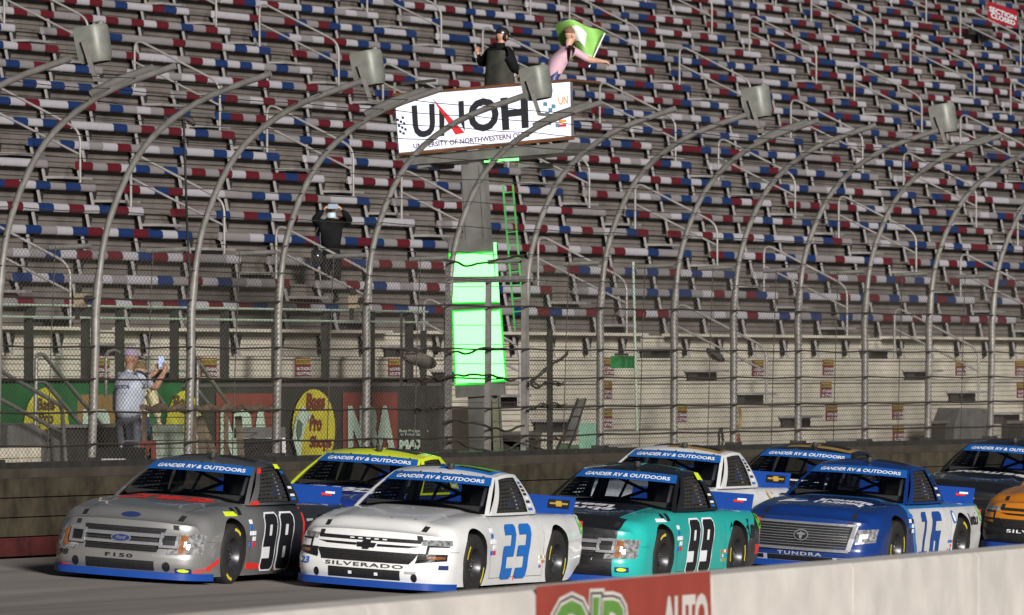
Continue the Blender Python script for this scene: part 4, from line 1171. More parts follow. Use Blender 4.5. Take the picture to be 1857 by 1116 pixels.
# platform box, floor pan and screen
BD = 1.30
q = [(714, 172), (1034, 146), (1037, 252), (723, 283)]
mb = MB(); slab(mb, q, .03, .10); wpart(mb, 'screen_case', M_STEEL, fs_)
mb = MB(); slab(mb, [(712, 170), (1035, 143), (1035, 147), (712, 174)], -.02, BD); wpart(mb, 'top_rim', M_WOODC, fs_)
mb = MB(); slab(mb, [(722, 279), (1037, 248), (1037, 253), (723, 284)], -.03, .12); wpart(mb, 'bottom_rim', M_WOODC, fs_)
mb = MB(); slab(mb, [(725, 284), (1034, 258), (1020, 277), (735, 300)], .05, BD - .1); wpart(mb, 'floor_pan', M_PLATE, fs_)
mb = MB(); slab(mb, [(1000, 150), (1034, 146), (1037, 250), (1003, 254)], BD - .1, .06); wpart(mb, 'far_panel', M_STEEL, fs_)
for xa in (760, 850, 940):
    mb = MB(); slab(mb, [(xa, 296), (xa + 20, 294), (xa + 20, 303), (xa, 305)], .1, BD - .3); wpart(mb, 'floor_beam', M_STEEL, fs_)
mb = MB(); slab(mb, [(878, 291), (940, 287), (940, 291), (878, 295)], .02, .02); wpart(mb, 'light_strip', M_LEDG, fs_)
scr = MB(); slab(scr, [(716, 175), (1033, 149), (1035, 247), (724, 277)], .015, .016); scr = wpart(scr, 'screen', M_LEDW, fs_)
SQ = [(716, 175), (1033, 149), (1035, 247), (724, 277)]
def sp_(x, y, o=.010): return TP(x, y, o)
def scr_poly(pts, m, name='screen_graphic', o=.010):
    mb = MB(); mb.add([sp_(x, y, o) for x, y in pts], [tuple(range(len(pts)))]); return wpart(mb, name, m, fs_)
def scr_text(s, q, m, bold, o=.010, name='screen_lettering'):
    f = lambda u, v: sp_(lerp(lerp(q[3][0], q[2][0], u), lerp(q[0][0], q[1][0], u), v), lerp(lerp(q[3][1], q[2][1], u), lerp(q[0][1], q[1][1], u), v), o)
    return text_on(s, f, m, name, fs_, bold, origin=fs_.location)
scr_text('U', [(746, 192), (788, 188), (790, 247), (750, 252)], M_SCRB, .03)
scr_text('O', [(848, 180), (904, 176), (905, 237), (849, 241)], M_SCRB, .035)
scr_text('H', [(907, 178), (957, 173), (959, 232), (911, 237)], M_SCRB, .04)
scr_poly([(796, 193), (806, 205), (806, 247), (797, 248)], M_SCRB)
scr_poly([(831, 184), (841, 183), (843, 240), (832, 215)], M_SCRB)
scr_poly([(782, 176), (843, 241), (826, 245)], M_SCRR, o=.006)
scr_text('UNIVERSITY OF NORTHWESTERN OHIO', [(749, 261), (960, 239), (961, 249), (750, 270)], M_SCRP, .028)
for (ox, oy, w_) in ((719, 215, 4.6), (985, 185, 7.5)):
    for r_ in range(6 if ox < 800 else 5):
        for c_ in range(3):
            if (r_ + c_) % 2: continue
            x = ox + c_ * w_ + r_ * 1.2 * (1 if ox < 800 else 1.5); y = oy + r_ * w_ * 1.15 - c_ * 2 * (ox < 800) + c_ * 2 * (ox > 800)
            scr_poly([(x, y), (x + w_, y + 1), (x + w_, y + w_ + 1), (x, y + w_)], M_SCRB if ox < 800 else M_SCRT)
scr_text('UN', [(1012, 176), (1030, 174), (1031, 189), (1013, 191)], M_SCRO, .03)
scr_poly([(1023, 198), (1031, 197), (1032, 208), (1024, 209)], M_SCRO)
for k, m in enumerate((M_SCRR, M_SCRO, M_SCRR)):
    scr_poly([(1013, 210 + k * 8), (1027, 209 + k * 8), (1027, 214 + k * 8), (1013, 215 + k * 8)], m)
# side guard rails of the stand
for xx in (1030,):
    mb = MB(); mb.bar(TP(716, 150, BD - .1), TP(716, 174, BD - .1), .03); wpart(mb, 'rail_post', M_STEEL, fs_)
mb = MB(); mb.bar(TP(728, 152, .02), TP(790, 146, .02), .05, .04); wpart(mb, 'lamp_bar', M_CHROME, fs_)

# gate in the fence below the stand
gt = empty('fence_gate', (P(880, 840, FY).x, FY, wt), 'grey framed double gate in the catch fence below the flag stand', 'gate')
def G(x, y, dy=0.0): return P(x, y, FY - .02 + dy)
for xx, yt in ((812, 470), (884, 508), (950, 470)):
    mb = MB(); mb.bar(G(xx, 838), G(xx + 2, yt), .085, .07, Vector((0, 1, 0))); wpart(mb, 'gate_post', M_GALV, gt)
for y0, y1 in ((508, 506), (836, 834)):
    mb = MB(); mb.bar(G(812, y0, -.01), G(950, y1, -.01), .08, .09); wpart(mb, 'gate_beam', M_GALV, gt)
for (a, b) in ((820, 878), (890, 944)):
    mb = MB()
    for k in range(9):
        y = 520 + k * 35; mb.tube([G(a, y), G(b, y)], .005, 4)
    o = wpart(mb, 'gate_mesh', M_MESH, gt); o['kind'] = 'stuff'
# wavy dark cables draped over the gate
for k, y in enumerate((470, 632, 680, 768, 806)):
    gc = MB(); pts = [G(xx, y + 7 * math.sin((xx - 800) / 26 + k) + rc.uniform(-2, 2) + (6 if 840 < xx < 930 else 0), -.09) for xx in range(806, 960, 12)]
    gc.tube(smooth_path(pts, 3), .017, 6); o = gc.build('draped_cable', M_CABLE, None, 60, origin=pts[0]); tag(o, 'dark drooping safety cable hung across the fence gate', 'cable', 'cables draped over the fence gate')
# cable bundles tied up beside the gate
for k, (x0, y0, x1, y1) in enumerate(((962, 690, 1030, 640), (962, 700, 1022, 695), (960, 738, 1026, 735), (958, 798, 1024, 796), (735, 640, 806, 632), (740, 690, 806, 686), (755, 742, 806, 736))):
    mb = MB(); r2 = random.Random(k)
    for j in range(3):
        pts = [G(lerp(x0, x1, q / 7), lerp(y0, y1, q / 7) + r2.uniform(-5, 5), -.10 - .02 * j) for q in range(8)]
        mb.tube(smooth_path(pts, 3), .012, 5)
    o = mb.build('cable_bundle', M_CABLE, None, 60, origin=G(x0, y0)); tag(o, 'ragged bundle of dark cables tied to the fence beside the gate', 'cables', 'cable bundles at the gate')

# ================================================================= FLOODLIGHTS on the fence tips
M_HOOD = mat('floodlight housing', (.17, .175, .155), .5, .2, var=.25, scale=5)
M_LENS = mat('floodlight lens', (.5, .5, .5), .2, var=0, spec=.5)
def floodlight(pxc, post_px, label):
    X = P(post_px, 800, FY).x
    # over the arc, 0.6 m back from its tip
    base_ = Vector((X, FY - 1.55, EYE + 3.42))
    f = empty('floodlight', base_, label, 'floodlight', 'floodlights on the fence tips')
    cy_, cz = FY - 1.32, EYE + 3.88
    # housing: flat outward face, half-round towards the track, tapering downwards
    n = 14; prof = []
    for k in range(n + 1):
        a = -math.pi / 2 + math.pi * k / n
        prof.append((-.20 * math.cos(a) - .03, .27 * math.sin(a)))
    prof = [(a * .74, b * .74) for a, b in [(.26, .27)] + [(p[0], p[1]) for p in reversed(prof)] + [(.26, -.27)]]
    mb = MB(); m_ = len(prof); vs = []
    rot = Matrix.Rotation(R(-10), 3, 'X')
    for z, sc in ((-.21, .80), (-.12, .97), (.20, 1.0), (.235, .93)):
        for dy, dx in prof: vs.append(Vector((X, cy_, cz)) + rot @ Vector((dx * sc, dy * sc, z)))
    fs2 = []
    for l in range(3):
        for k in range(m_): fs2.append((l * m_ + k, l * m_ + (k + 1) % m_, (l + 1) * m_ + (k + 1) % m_, (l + 1) * m_ + k))
    fs2.append(tuple(range(3 * m_, 4 * m_)))
    mb.add(vs, fs2); wpart(mb, 'housing', M_HOOD, f, 35)
    mb = MB(); mb.add([v + Vector((0, 0, .02)) for v in vs[:m_]], [tuple(reversed(range(m_)))]); wpart(mb, 'lens', M_LENS, f)
    mb = MB(); mb.bar((X - .225, cy_ + .08, cz + .05), (X - .21, cy_ - .08, cz - .42), .035, .05); wpart(mb, 'bracket_arm', M_GALV, f)
    mb = MB(); mb.bar((X - .23, cy_ - .08, cz - .42), (X + .23, cy_ - .08, cz - .42), .04, .04); wpart(mb, 'yoke', M_GALV, f)
    mb = MB(); mb.tube([(X, FY - 1.25, EYE + 3.30), (X, FY - 1.6, EYE + 3.46), (X, FY - 2.05, EYE + 3.60)], .05, 8); wpart(mb, 'mounting_sleeve', M_STEEL, f, 50)
    mb = MB(); mb.lathe([(0, .06), (.04, .05), (.05, 0)], (X, cy_ - .05, cz + .235), 'Z', 10); wpart(mb, 'cap', M_STEEL, f, 40)
floodlight(188, -10, 'grey floodlight housing on a fence tip far before the lit screen')
floodlight(680, 500, 'grey floodlight housing on the fence tip just before the lit white screen')
floodlight(967, 812, 'grey floodlight housing overlapping the lit white screen below the flag waver')
floodlight(1368, 1222, 'grey floodlight housing above the teal truck, first one past the flag stand')
floodlight(1713, 1568, 'grey floodlight housing above the blue 16 truck, second one past the flag stand')

# ================================================================= AD WALL AND GUARD RAIL at the foot of the stand
M_ADG = mat('green banner vinyl', (.015, .10, .03), .6, var=.25, scale=2)
M_ADK = mat('dark banner vinyl', (.035, .034, .028), .6, var=.3, scale=2)
M_ADR = mat('dull red banner vinyl', (.20, .045, .035), .6, var=.15, scale=3)
M_ADY = mat('yellow banner vinyl', (.50, .44, .04), .55, var=.15, scale=3)
M_ADW = mat('pale mint banner print', (.42, .52, .42), .6, var=.15, scale=3)
M_ADO = mat('tan banner vinyl', (.24, .14, .05), .6, var=.15)
adw = empty('advertising_wall', (P(400, 760, AD_Y).x, AD_Y, FLOOR_Z), 'low dark wall with sponsor banners below the guard rail', 'wall')
AXA = P(-120, 760, AD_Y).x
top = EYE - .16
mb = MB(); mb.box(((AXA + AD_X1) / 2, AD_Y + .10, (top + FLOOR_Z - .1) / 2), (AD_X1 - AXA, .16, top - FLOOR_Z + .1)); wpart(mb, 'wall', M_ADK, adw)
mb = MB(); mb.box(((AXA + AD_X1) / 2, AD_Y + .06, top + .02), (AD_X1 - AXA + .1, .28, .04)); wpart(mb, 'coping', M_DARK, adw)
mb = MB(); mb.box(((AXA + AD_X1) / 2, (AD_Y + rowY(-2)) / 2, top - .05), (AD_X1 - AXA, rowY(-2) - AD_Y, .08)); wpart(mb, 'deck', M_TREAD, adw)
mb = MB(); mb.box((AD_X1 + .05, 48.6, (top + FLOOR_Z) / 2), (.12, 2.6, top - FLOOR_Z)); wpart(mb, 'return_wall', M_ADK, adw)
def AP(x, y, o=.02): return P(x, y, AD_Y + .0 - o)
def panel(x0, x1, y0, y1, m, name='banner', o=.02, parent=adw):
    a, b, c, d = AP(x0, y1, o), AP(x1, y1, o), AP(x1, y0, o), AP(x0, y0, o)
    dd = Vector((0, .015, 0))
    mb = MB(); mb.hexa([a, b, b + dd, a + dd, d, c, c + dd, d + dd]); return wpart(mb, name, m, parent)
def ad_text(s, x0, x1, y0, y1, m, bold=.03, o=.05, shear=0.0):
    f = lambda u, v: AP(lerp(x0, x1, u), lerp(y1, y0, v), o)
    return text_on(s, f, m, 'banner_lettering', adw, bold, shear, origin=adw.location)
def ad_poly(pts, m, name='banner_print', o=.05):
    mb = MB(); mb.add([AP(x, y, o) for x, y in pts], [tuple(range(len(pts)))]); return wpart(mb, name, m, adw)
def ell(cx_, cy_, rx, ry, n=28): return [(cx_ + rx * math.cos(2 * math.pi * k / n), cy_ - ry * math.sin(2 * math.pi * k / n)) for k in range(n)]
panel(-40, 330, 694, 870, M_ADG)
ad_poly(ell(84, 785, 42, 82), M_ADY); ad_text('Bass\nPro\nShops', 62, 106, 722, 800, mat('brown print', (.10, .05, .02), .6), .03, .07)
panel(143, 236, 716, 870, M_ADO, o=.035); ad_text('NRA', 150, 232, 742, 850, M_ADW, .07, .05)
ad_poly(ell(334, 785, 34, 76), M_ADY)
ad_text('Bass', 316, 352, 716, 742, mat('brown print', (.10, .05, .02), .6), .03, .07)
panel(394, 497, 714, 870, M_ADR); ad_text('NRA', 400, 492, 738, 845, M_ADW, .08, .05)
# the big oval with the leaping fish
ad_poly(ell(569, 778, 39, 72), M_ADY)
for s_, (x0, x1, y0, y1) in (('Bass', (556, 590, 713, 742)), ('Pro', (562, 584, 752, 782)), ('Shops', (562, 602, 790, 818))):
    ad_text(s_, x0, x1, y0, y1, mat('brown red print', (.16, .03, .02), .6), .04, .07, .1)
ad_poly([(549, 735), (556, 742), (560, 758), (554, 775), (548, 800), (546, 822), (541, 838), (537, 815), (531, 796), (533, 775), (538, 755), (545, 745)], M_ADW, 'fish_print', .08)
ad_poly([(541, 760), (549, 768), (547, 790), (541, 800), (538, 780)], mat('fish shade print', (.10, .14, .10), .6), 'fish_print', .10)
ad_poly([(556, 752), (566, 748), (561, 764)], M_ADW, 'fish_print', .08)
panel(624, 721, 712, 870, M_ADR); ad_text('NRA', 631, 716, 736, 815, M_ADW, .08, .05)
ad_text('Best Protection\nin Food Safety', 724, 776, 779, 792, M_ADW, .01); ad_text('MAX', 724, 774, 796, 815, M_ADW, .07)
# guard rail: dark posts, rails with green light put into their colour
gr = empty('guard_rail', (P(400, 690, AD_Y + .3).x, AD_Y + .3, top), 'dark posted guard rail with two thin rails above the sponsor banners', 'railing')
M_GRN = mat('pale green rail tone', (.34, .42, .34), .5, var=.15)
for x in (-52, 52, 155, 217, 316, 407, 500, 590, 672, 742):
    a = P(x, 690, AD_Y + .3); a.z = top; b = a.copy(); b.z = EYE + (670 - 560) * (AD_Y + .3) / 6100
    mb = MB(); mb.bar(a, b, .13, .09, Vector((0, 1, 0))); wpart(mb, 'post', M_DARK, gr)
for hh in (.86, .70):
    mb = MB(); mb.tube([(AXA, AD_Y + .22, EYE + hh), (AD_X1, AD_Y + .22, EYE + hh)], .017, 6); wpart(mb, 'rail', M_GRN, gr)

# ================================================================= NOTICE SIGNS on the terraces
M_SIGR = mat('red notice board', (.13, .018, .018), .6, var=.25, scale=8); M_SIGY = mat('yellow notice print', (.30, .23, .05), .6, var=.15)
def notice(x, y, Yp, lab, k=0):
    c = P(x, y, Yp); w, h = .30, .27
    o = MB(); o.box(c, (w * 2.0, .012, h)); o = o.build('notice_sign', M_SIGR, None, origin=c)
    tag(o, lab, 'sign', 'restricted area notices')
    mb = MB(); mb.box((0, -.010, h * .30), (w * 1.8, .006, h * .28)); ye = mb.build('header', M_SIGY, o)
    for s_, z0, z1, m in (('RESTRICTED', .06, .10, M_INK), ('NO STANDING', -.045, .0, M_LET), ('NO SITTING', -.115, -.07, M_LET)):
        f = lambda u, v, z0=z0, z1=z1: Vector((lerp(-.27, .27, u), -.016, lerp(z0, z1, v)))
        text_on(s_, f, m, 'lettering', o, .01)
FACE = lambda i: rowY(i) + .06
LOW = [(183, 668, AD_Y + .2, 'on the guard rail left of the man photographing'), (378, 667, AD_Y + .2, 'on the guard rail between the two yellow oval banners'), (549, 666, AD_Y + .2, 'on the guard rail above the leaping fish banner'), (717, 667, AD_Y + .2, 'on the guard rail above the last red banner')]
for x, y, Yp, w_ in LOW: notice(x, y, Yp, 'red and yellow notice sign ' + w_)
RT_ = [(1102, 665, -3, 'behind the green fence post, partly under the green box'), (1098, 708, -4, 'behind the green fence post, middle of three in a column'), (1098, 760, -5, 'behind the green fence post, lowest of its column'),
       (1374, 668, -3, 'on the top bare terrace beside a sloping handrail'), (1234, 750, -5, 'low on the terrace above the white truck with gold roof'),
       (1502, 667, -3, 'topmost of the column of three on the open terrace'), (1498, 707, -4, 'middle of the column of three on the open terrace'), (1508, 749, -5, 'lowest of the column of three on the open terrace'),
       (1628, 747, -5, 'upper one of a pair left of the grey metal hood'), (1629, 787, -6, 'lower one of a pair left of the grey metal hood'), (1742, 668, -3, 'on the top bare terrace under a sloping handrail'),
       (1850, 668, -3, 'on the top bare terrace past the last sloping handrail'), (1853, 708, -4, 'on the second bare terrace above the far black truck')]
for x, y, i, w_ in RT_: notice(x, y, FACE(i), 'red and yellow notice sign ' + w_)
# section closed banner at the top of the stand
c0 = P(1815, 26, rowY(20)); rx = Vector((1, 0, 0))
bn = MB(); bn.hexa([P(1791, 38, 66.0), P(1845, 52, 66.0), P(1845, 52, 66.02), P(1791, 38, 66.02), P(1791, 2, 66.0), P(1845, 20, 66.0), P(1845, 20, 66.02), P(1791, 2, 66.02)])
bo = bn.build('closed_banner', mat('red closure banner', (.30, .01, .02), .5, var=.1), None, origin=P(1818, 28, 66.0)); tag(bo, 'red banner reading section closed tied across an upper aisle', 'banner')
for s_, q in (('SECTION', [(1794, 21), (1843, 37), (1843, 29), (1794, 11)]), ('CLOSED', [(1797, 32), (1841, 47), (1841, 39), (1797, 22)])):
    f = lambda u, v, q=q: P(lerp(lerp(q[0][0], q[1][0], u), lerp(q[3][0], q[2][0], u), v), lerp(lerp(q[0][1], q[1][1], u), lerp(q[3][1], q[2][1], u), v), 65.98)
    text_on(s_, f, M_LET, 'lettering', bo, .03, origin=bo.location)

# ================================================================= FOREGROUND PIT WALL
pw_a = P(-700, 1215, 14); A_ = 15.9
def FWp(x, y, Z):
    r = ray(x, y); return Vector((0, 0, EYE)) + r * (Z / r.dot(FW))
pA = FWp(1150, 1055.6, 60); dirw = (RT * math.sin(R(A_)) + Vector((FW.x, FW.y, 0)).normalized() * math.cos(R(A_)))
nrm = Vector((dirw.y, -dirw.x, 0)).normalized()     # towards the camera's side
zt = pA.z; zg = ground(24)
pw = empty('pit_wall', (pA.x, pA.y, zg), 'white concrete pit wall with a red painted advertisement', 'wall')
def on_wall(x, y, off=.0):
    """photo pixel -> point on the wall's near face"""
    r = ray(x, y); o_ = Vector((0, 0, EYE)); t = (pA + nrm * off - o_).dot(nrm) / r.dot(nrm); return o_ + r * t
L0 = -46; step = 4.0
for k in range(28):
    a = pA + dirw * (L0 + k * step + .012); b = pA + dirw * (L0 + (k + 1) * step - .012); bk = -nrm * .45
    az, bz = Vector((a.x, a.y, zg - .05)), Vector((b.x, b.y, zg - .05))
    ch = -nrm * .03; dn = Vector((0, 0, -.03))
    mb = MB(); mb.hexa([az, bz, bz + bk, az + bk, a + dn, b + dn, b + bk + dn, a + bk + dn]); mb.hexa([a + dn, b + dn, b + bk + dn, a + bk + dn, a + ch, b + ch, b + bk - ch, a + bk - ch])
    wpart(mb, 'wall_block', M_CONCW, pw)
M_WRED = mat('red wall paint', (.30, .05, .035), .65, var=.10, scale=2); M_WGRN = mat('green wall paint', (.11, .26, .05), .65, var=.08)
M_WBLK = mat('black wall paint', (.03, .028, .025), .7, var=.1)
def wall_poly(pts, m, off, name='painted_advert'):
    mb = MB(); mb.add([on_wall(x, y, off) for x, y in pts], [tuple(range(len(pts)))]); return wpart(mb, name, m, pw)
wall_poly([(972, 1300), (1296, 1300), (1288, 1036), (972, 1064)], M_WRED, .004)
def wtext_(s, x0, x1, y0, y1, m, off, bold, shear=.0, dy=-.085, outline=None):
    f = lambda u, v: on_wall(lerp(x0, x1, u), lerp(y1, y0, v) + dy * (lerp(x0, x1, u) - x0), off)
    return text_on(s, f, m, 'painted_lettering', pw, bold, shear, outline, origin=pw.location)
for m, off, ol in ((M_CONCW, .008, .09), (M_WBLK, .012, .055), (M_CONCW, .016, .03), (M_WGRN, .020, None)):
    wtext_("O'R", 1000, 1140, 1086, 1220, m, off, .02, .1, -.03, ol)
wtext_('AUTO', 1202, 1284, 1082, 1160, M_CONCW, .008, .05)
# ================================================================= PEOPLE
M_SKIN = mat('skin', (.42, .22, .15), .55, var=.08, scale=14); M_SKIN2 = mat('fair skin', (.50, .29, .21), .55, var=.08, scale=14)
def skinned(name, chains, mats, subdiv=1, parent=None, loc=None):
    """chains = [[(point, radius), ...], ...]; equal points are shared; grown with a Skin modifier"""
    me = bpy.data.meshes.new(name); idx = {}; vs = []; rad = []; es = []
    def vid(p, r):
        key = tuple(round(c, 4) for c in p)
        if key not in idx: idx[key] = len(vs); vs.append(tuple(p)); rad.append(r)
        return idx[key]
    for ch in chains:
        ids = [vid(p, r) for p, r in ch]
        es += list(zip(ids[:-1], ids[1:]))
    me.from_pydata(vs, es, [])
    o = bpy.data.objects.new(name, me); COL.objects.link(o)
    md = o.modifiers.new('skin', 'SKIN'); md.use_smooth_shade = True; md.branch_smoothing = .6
    for i, r in enumerate(rad):
        sv = me.skin_vertices[0].data[i]
        r = r if isinstance(r, (tuple, list)) else (r, r)
        q = 1.30 if max(r) > .016 else 1.05
        sv.radius = (r[0] * q, r[1] * q); sv.use_root = (i == 0)
    sd = o.modifiers.new('sub', 'SUBSURF'); sd.levels = sd.render_levels = subdiv
    bpy.context.view_layer.update()
    out = bpy.data.meshes.new_from_object(o.evaluated_get(bpy.context.evaluated_depsgraph_get()))
    bpy.data.objects.remove(o); bpy.data.meshes.remove(me)
    out.name = name; out.materials.clear(); out.materials.append(mats)
    for p in out.polygons: p.use_smooth = True
    return link(name, out, parent, loc)
def hand(wrist, fwd, palm_n, s=1.0, curl=.5, thumb=1):
    """chains for a hand: palm plus four fingers of different length and a thumb from the palm's side"""
    w = Vector(wrist); f = Vector(fwd).normalized(); n = Vector(palm_n).normalized(); sd = f.cross(n).normalized() * thumb
    out = []; mid = w + f * .05 * s
    out.append([(w, .024 * s), (mid, (.034 * s, .020 * s))])
    for k, ln in enumerate((.070, .080, .074, .056)):
        off = sd * (.027 - .018 * k) * s
        k0 = w + f * .088 * s + off; k1 = k0 + (f * (1 - curl * .5) + n * curl * .6).normalized() * ln * .5 * s; k2 = k1 + (f * (1 - curl) + n * curl * 1.2).normalized() * ln * .5 * s
        out.append([(mid, (.034 * s, .020 * s)), (k0, .0095 * s), (k1, .0085 * s), (k2, .007 * s)])
    t0 = w + f * .035 * s + sd * .038 * s; t1 = t0 + (sd * .6 + f * .6 + n * .4).normalized() * .032 * s; t2 = t1 + (f * .8 + n * .5).normalized() * .028 * s
    out.append([(w, .024 * s), (t0, .012 * s), (t1, .010 * s), (t2, .008 * s)])
    return out
def add_head(me, L, head, up, fwd):
    """shaped head (brow, sockets, nose, jaw, ears) added to the body's own mesh"""
    sd = up.cross(fwd).normalized(); vs, fs = [], []; NU, NV = 28, 20
    for j in range(NV + 1):
        ph = -math.pi / 2 + math.pi * j / NV
        for i in range(NU):
            a = 2 * math.pi * i / NU
            x, y, z = math.cos(ph) * math.cos(a), math.cos(ph) * math.sin(a), math.sin(ph)
            lo = max(0, -z)
            r = Vector((x * (.096 - .012 * lo), y * (.077 - .022 * lo ** 1.5), z * .118))
            if x < 0: r.x *= 1 + .04 * (1 - lo); r.z += .02 * lo
            g = lambda az, cz, w: math.exp(-((math.atan2(y, x) - az) ** 2 + (z - cz) ** 2) / w) if x > 0 else 0
            r += Vector((1, 0, 0)) * (.026 * g(0, -.16, .018) - .010 * (g(.38, .10, .03) + g(-.38, .10, .03)) + .006 * g(0, .28, .10) + .010 * g(0, -.75, .06) + .006 * g(0, -.42, .02))
            vs.append(L(head + fwd * r.x + sd * r.y + up * r.z))
    for j in range(NV):
        for i in range(NU): fs.append((j * NU + i, j * NU + (i + 1) % NU, (j + 1) * NU + (i + 1) % NU, (j + 1) * NU + i))
    for e in (1, -1):
        b = len(vs)
        for j in range(7):
            ph = -math.pi / 2 + math.pi * j / 6
            for i in range(8):
                a = 2 * math.pi * i / 8
                vs.append(L(head - fwd * .008 + sd * e * .080 + fwd * .020 * math.cos(ph) * math.cos(a) + sd * .012 * math.cos(ph) * math.sin(a) + up * (.032 * math.sin(ph) - .005)))
        for j in range(6):
            for i in range(8): fs.append((b + j * 8 + i, b + j * 8 + (i + 1) % 8, b + (j + 1) * 8 + (i + 1) % 8, b + (j + 1) * 8 + i))
    bm = bmesh.new(); bm.from_mesh(me)
    bv = [bm.verts.new(v) for v in vs]
    for f in fs:
        if len(set(f)) == 4:
            try: q = bm.faces.new([bv[i] for i in f]); q.smooth = True; q.material_index = 0
            except ValueError: pass
    bm.normal_update(); bm.to_mesh(me); bm.free()
def figure(name, origin, label, height, face, pose, skin, shirt, trousers, sleeve=.55, coat=None, shoes=M_BLACK, head_tilt=0.0, lean=0.0, girth=1.0, shirt_len=.0, hair=None, extra=None, overlay=True):
    """pose: dict of points (metres, in a frame facing +x, left +y, origin at the feet, scaled for a 1.75 m body)"""
    k = height / 1.75
    rot = Matrix.Rotation(face, 3, 'Z')
    def L(p): return rot @ (Vector(p) * k)
    ps = {n_: Vector(v) for n_, v in pose.items() if n_ != 'curl'}
    hip = ps['hip']; chest = ps['chest']; neck = ps['neck']; head = ps['head']
    up = ((head - neck).normalized() + Vector((0, 0, 1.2))).normalized(); fwd = Vector((0, 1, 0)).cross(up)
    B = []
    B.append([(L(hip), .11 * k), (L(hip.lerp(chest, .5)), .12 * k), (L(chest), (.13 * k, .10 * k)), (L(neck - up * .02), .058 * k), (L(head - up * .05), .050 * k), (L(head), .045 * k)])
    for s, a in ((1, 'l'), (-1, 'r')):
        sh, el, wr = ps['sh' + a], ps['el' + a], ps['wr' + a]
        B.append([(L(chest), (.13 * k, .10 * k)), (L(sh), .052 * k), (L(sh.lerp(el, .5)), .046 * k), (L(el), .038 * k), (L(el.lerp(wr, .4)), .037 * k), (L(wr), .025 * k)])
        fw_ = pose.get('hf' + a) or tuple((wr - el).normalized()); pn = pose.get('hn' + a) or (0, -s, 0)
        for ch in hand(wr, fw_, pn, 1.0, pose.get('curl', .5), s): B.append([(L(p), (r[0] * k, r[1] * k) if isinstance(r, tuple) else r * k) for p, r in ch])
        kn, an, toe = ps['kn' + a], ps['an' + a], ps['to' + a]
        hj = hip + Vector((0, .09 * s, -.03))
        B.append([(L(hip), .11 * k), (L(hj), .075 * k), (L(kn), .05 * k), (L(an), .036 * k), (L(toe), .028 * k)])
    body = skinned(name, B, skin, 1, None, origin)
    # colour the body by what covers it, so that no skin shows under the clothes
    me = body.data; me.materials.append(shirt); me.materials.append(trousers)
    segs = [(hip, chest, 1), (chest, neck, 1), (neck, head, 0)]
    for s, a in ((1, 'l'), (-1, 'r')):
        sh, el, wr = ps['sh' + a], ps['el' + a], ps['wr' + a]
        cutp = sh.lerp(el, min(1, sleeve * 1.3)) if sleeve <= 1 else wr
        segs += [(chest, sh, 1), (sh, cutp, 1), (cutp, el if sleeve <= 1 else wr, 0 if sleeve <= 1 else 1), (el, wr, 0 if sleeve <= 1 else 1), (wr, wr + (wr - el).normalized() * .18, 0)]
        segs += [(hip + Vector((0, .09 * s, -.05)), ps['kn' + a], 2), (ps['kn' + a], ps['an' + a], 2)]
    inv = rot.inverted()
    for pl_ in me.polygons:
        c = inv @ (pl_.center / k); best = (9, 0)
        for a0, b0, mi in segs:
            d_ = b0 - a0; t = max(0, min(1, (c - a0).dot(d_) / max(d_.length_squared, 1e-9))); dd = (c - a0 - d_ * t).length
            if dd < best[0]: best = (dd, mi)
        pl_.material_index = best[1]
    add_head(me, L, head, up, fwd)
    tag(body, label, 'person')
    g = girth
    S = [[(L(hip + Vector((0, 0, -.02 - shirt_len))), (.150 * k * g, .145 * k * g)), (L(hip.lerp(chest, .45)), (.160 * k * g, .158 * k * g)), (L(chest), (.165 * k * (g * .5 + .5), .150 * k * (g * .5 + .5))), (L(neck - (neck - chest) * .12), .078 * k)]]
    for s, a in ((1, 'l'), (-1, 'r')):
        sh, el, wr = ps['sh' + a], ps['el' + a], ps['wr' + a]
        if sleeve <= 1: end = sh.lerp(el, sleeve * 1.3 if sleeve < .75 else 1); S.append([(L(chest), (.165 * k, .150 * k)), (L(sh), .076 * k), (L(sh.lerp(end, .5)), .072 * k), (L(end), .068 * k)])
        else: S.append([(L(chest), (.165 * k, .150 * k)), (L(sh), .078 * k), (L(sh.lerp(el, .5)), .068 * k), (L(el), .060 * k), (L(el.lerp(wr, .9)), .044 * k)])
    if overlay: skinned('shirt', S, shirt, 1, body)
    Tn = [[(L(hip + Vector((0, 0, .06))), .135 * k * (g * .6 + .4)), (L(hip + Vector((0, 0, -.02))), .140 * k * (g * .6 + .4))]]
    for s, a in ((1, 'l'), (-1, 'r')):
        kn, an = ps['kn' + a], ps['an' + a]; hj = hip + Vector((0, .09 * s, -.06))
        Tn.append([(L(hip + Vector((0, 0, -.02))), .140 * k), (L(hj), .098 * k), (L(hj.lerp(kn, .5)), .088 * k), (L(kn), .072 * k), (L(kn.lerp(an, .55)), .068 * k), (L(an + Vector((0, 0, .03))), .064 * k)])
        skinned('shoe', [[(L(an + Vector((-.02, 0, -.03))), .046 * k), (L(an.lerp(ps['to' + a], .6) + Vector((0, 0, -.005))), (.046 * k, .036 * k)), (L(ps['to' + a]), (.04 * k, .028 * k))]], shoes, 1, body)
    skinned('trousers', Tn, trousers, 1, body)
    if hair: hair(body, L, head, up, fwd, k)
    if extra: extra(body, L, ps, k)
    return body
STAND = dict(hip=(0, 0, .95), chest=(.01, 0, 1.33), neck=(.01, 0, 1.49), head=(.03, 0, 1.62), shl=(0, .19, 1.43), shr=(0, -.19, 1.43), ell=(.02, .25, 1.15), elr=(.02, -.25, 1.15), wrl=(.12, .26, .92), wrr=(.12, -.26, .92),
             knl=(.02, .10, .50), knr=(.02, -.10, .50), anl=(-.01, .11, .09), anr=(-.01, -.11, .09), tol=(.15, .12, .04), tor=(.15, -.12, .04))
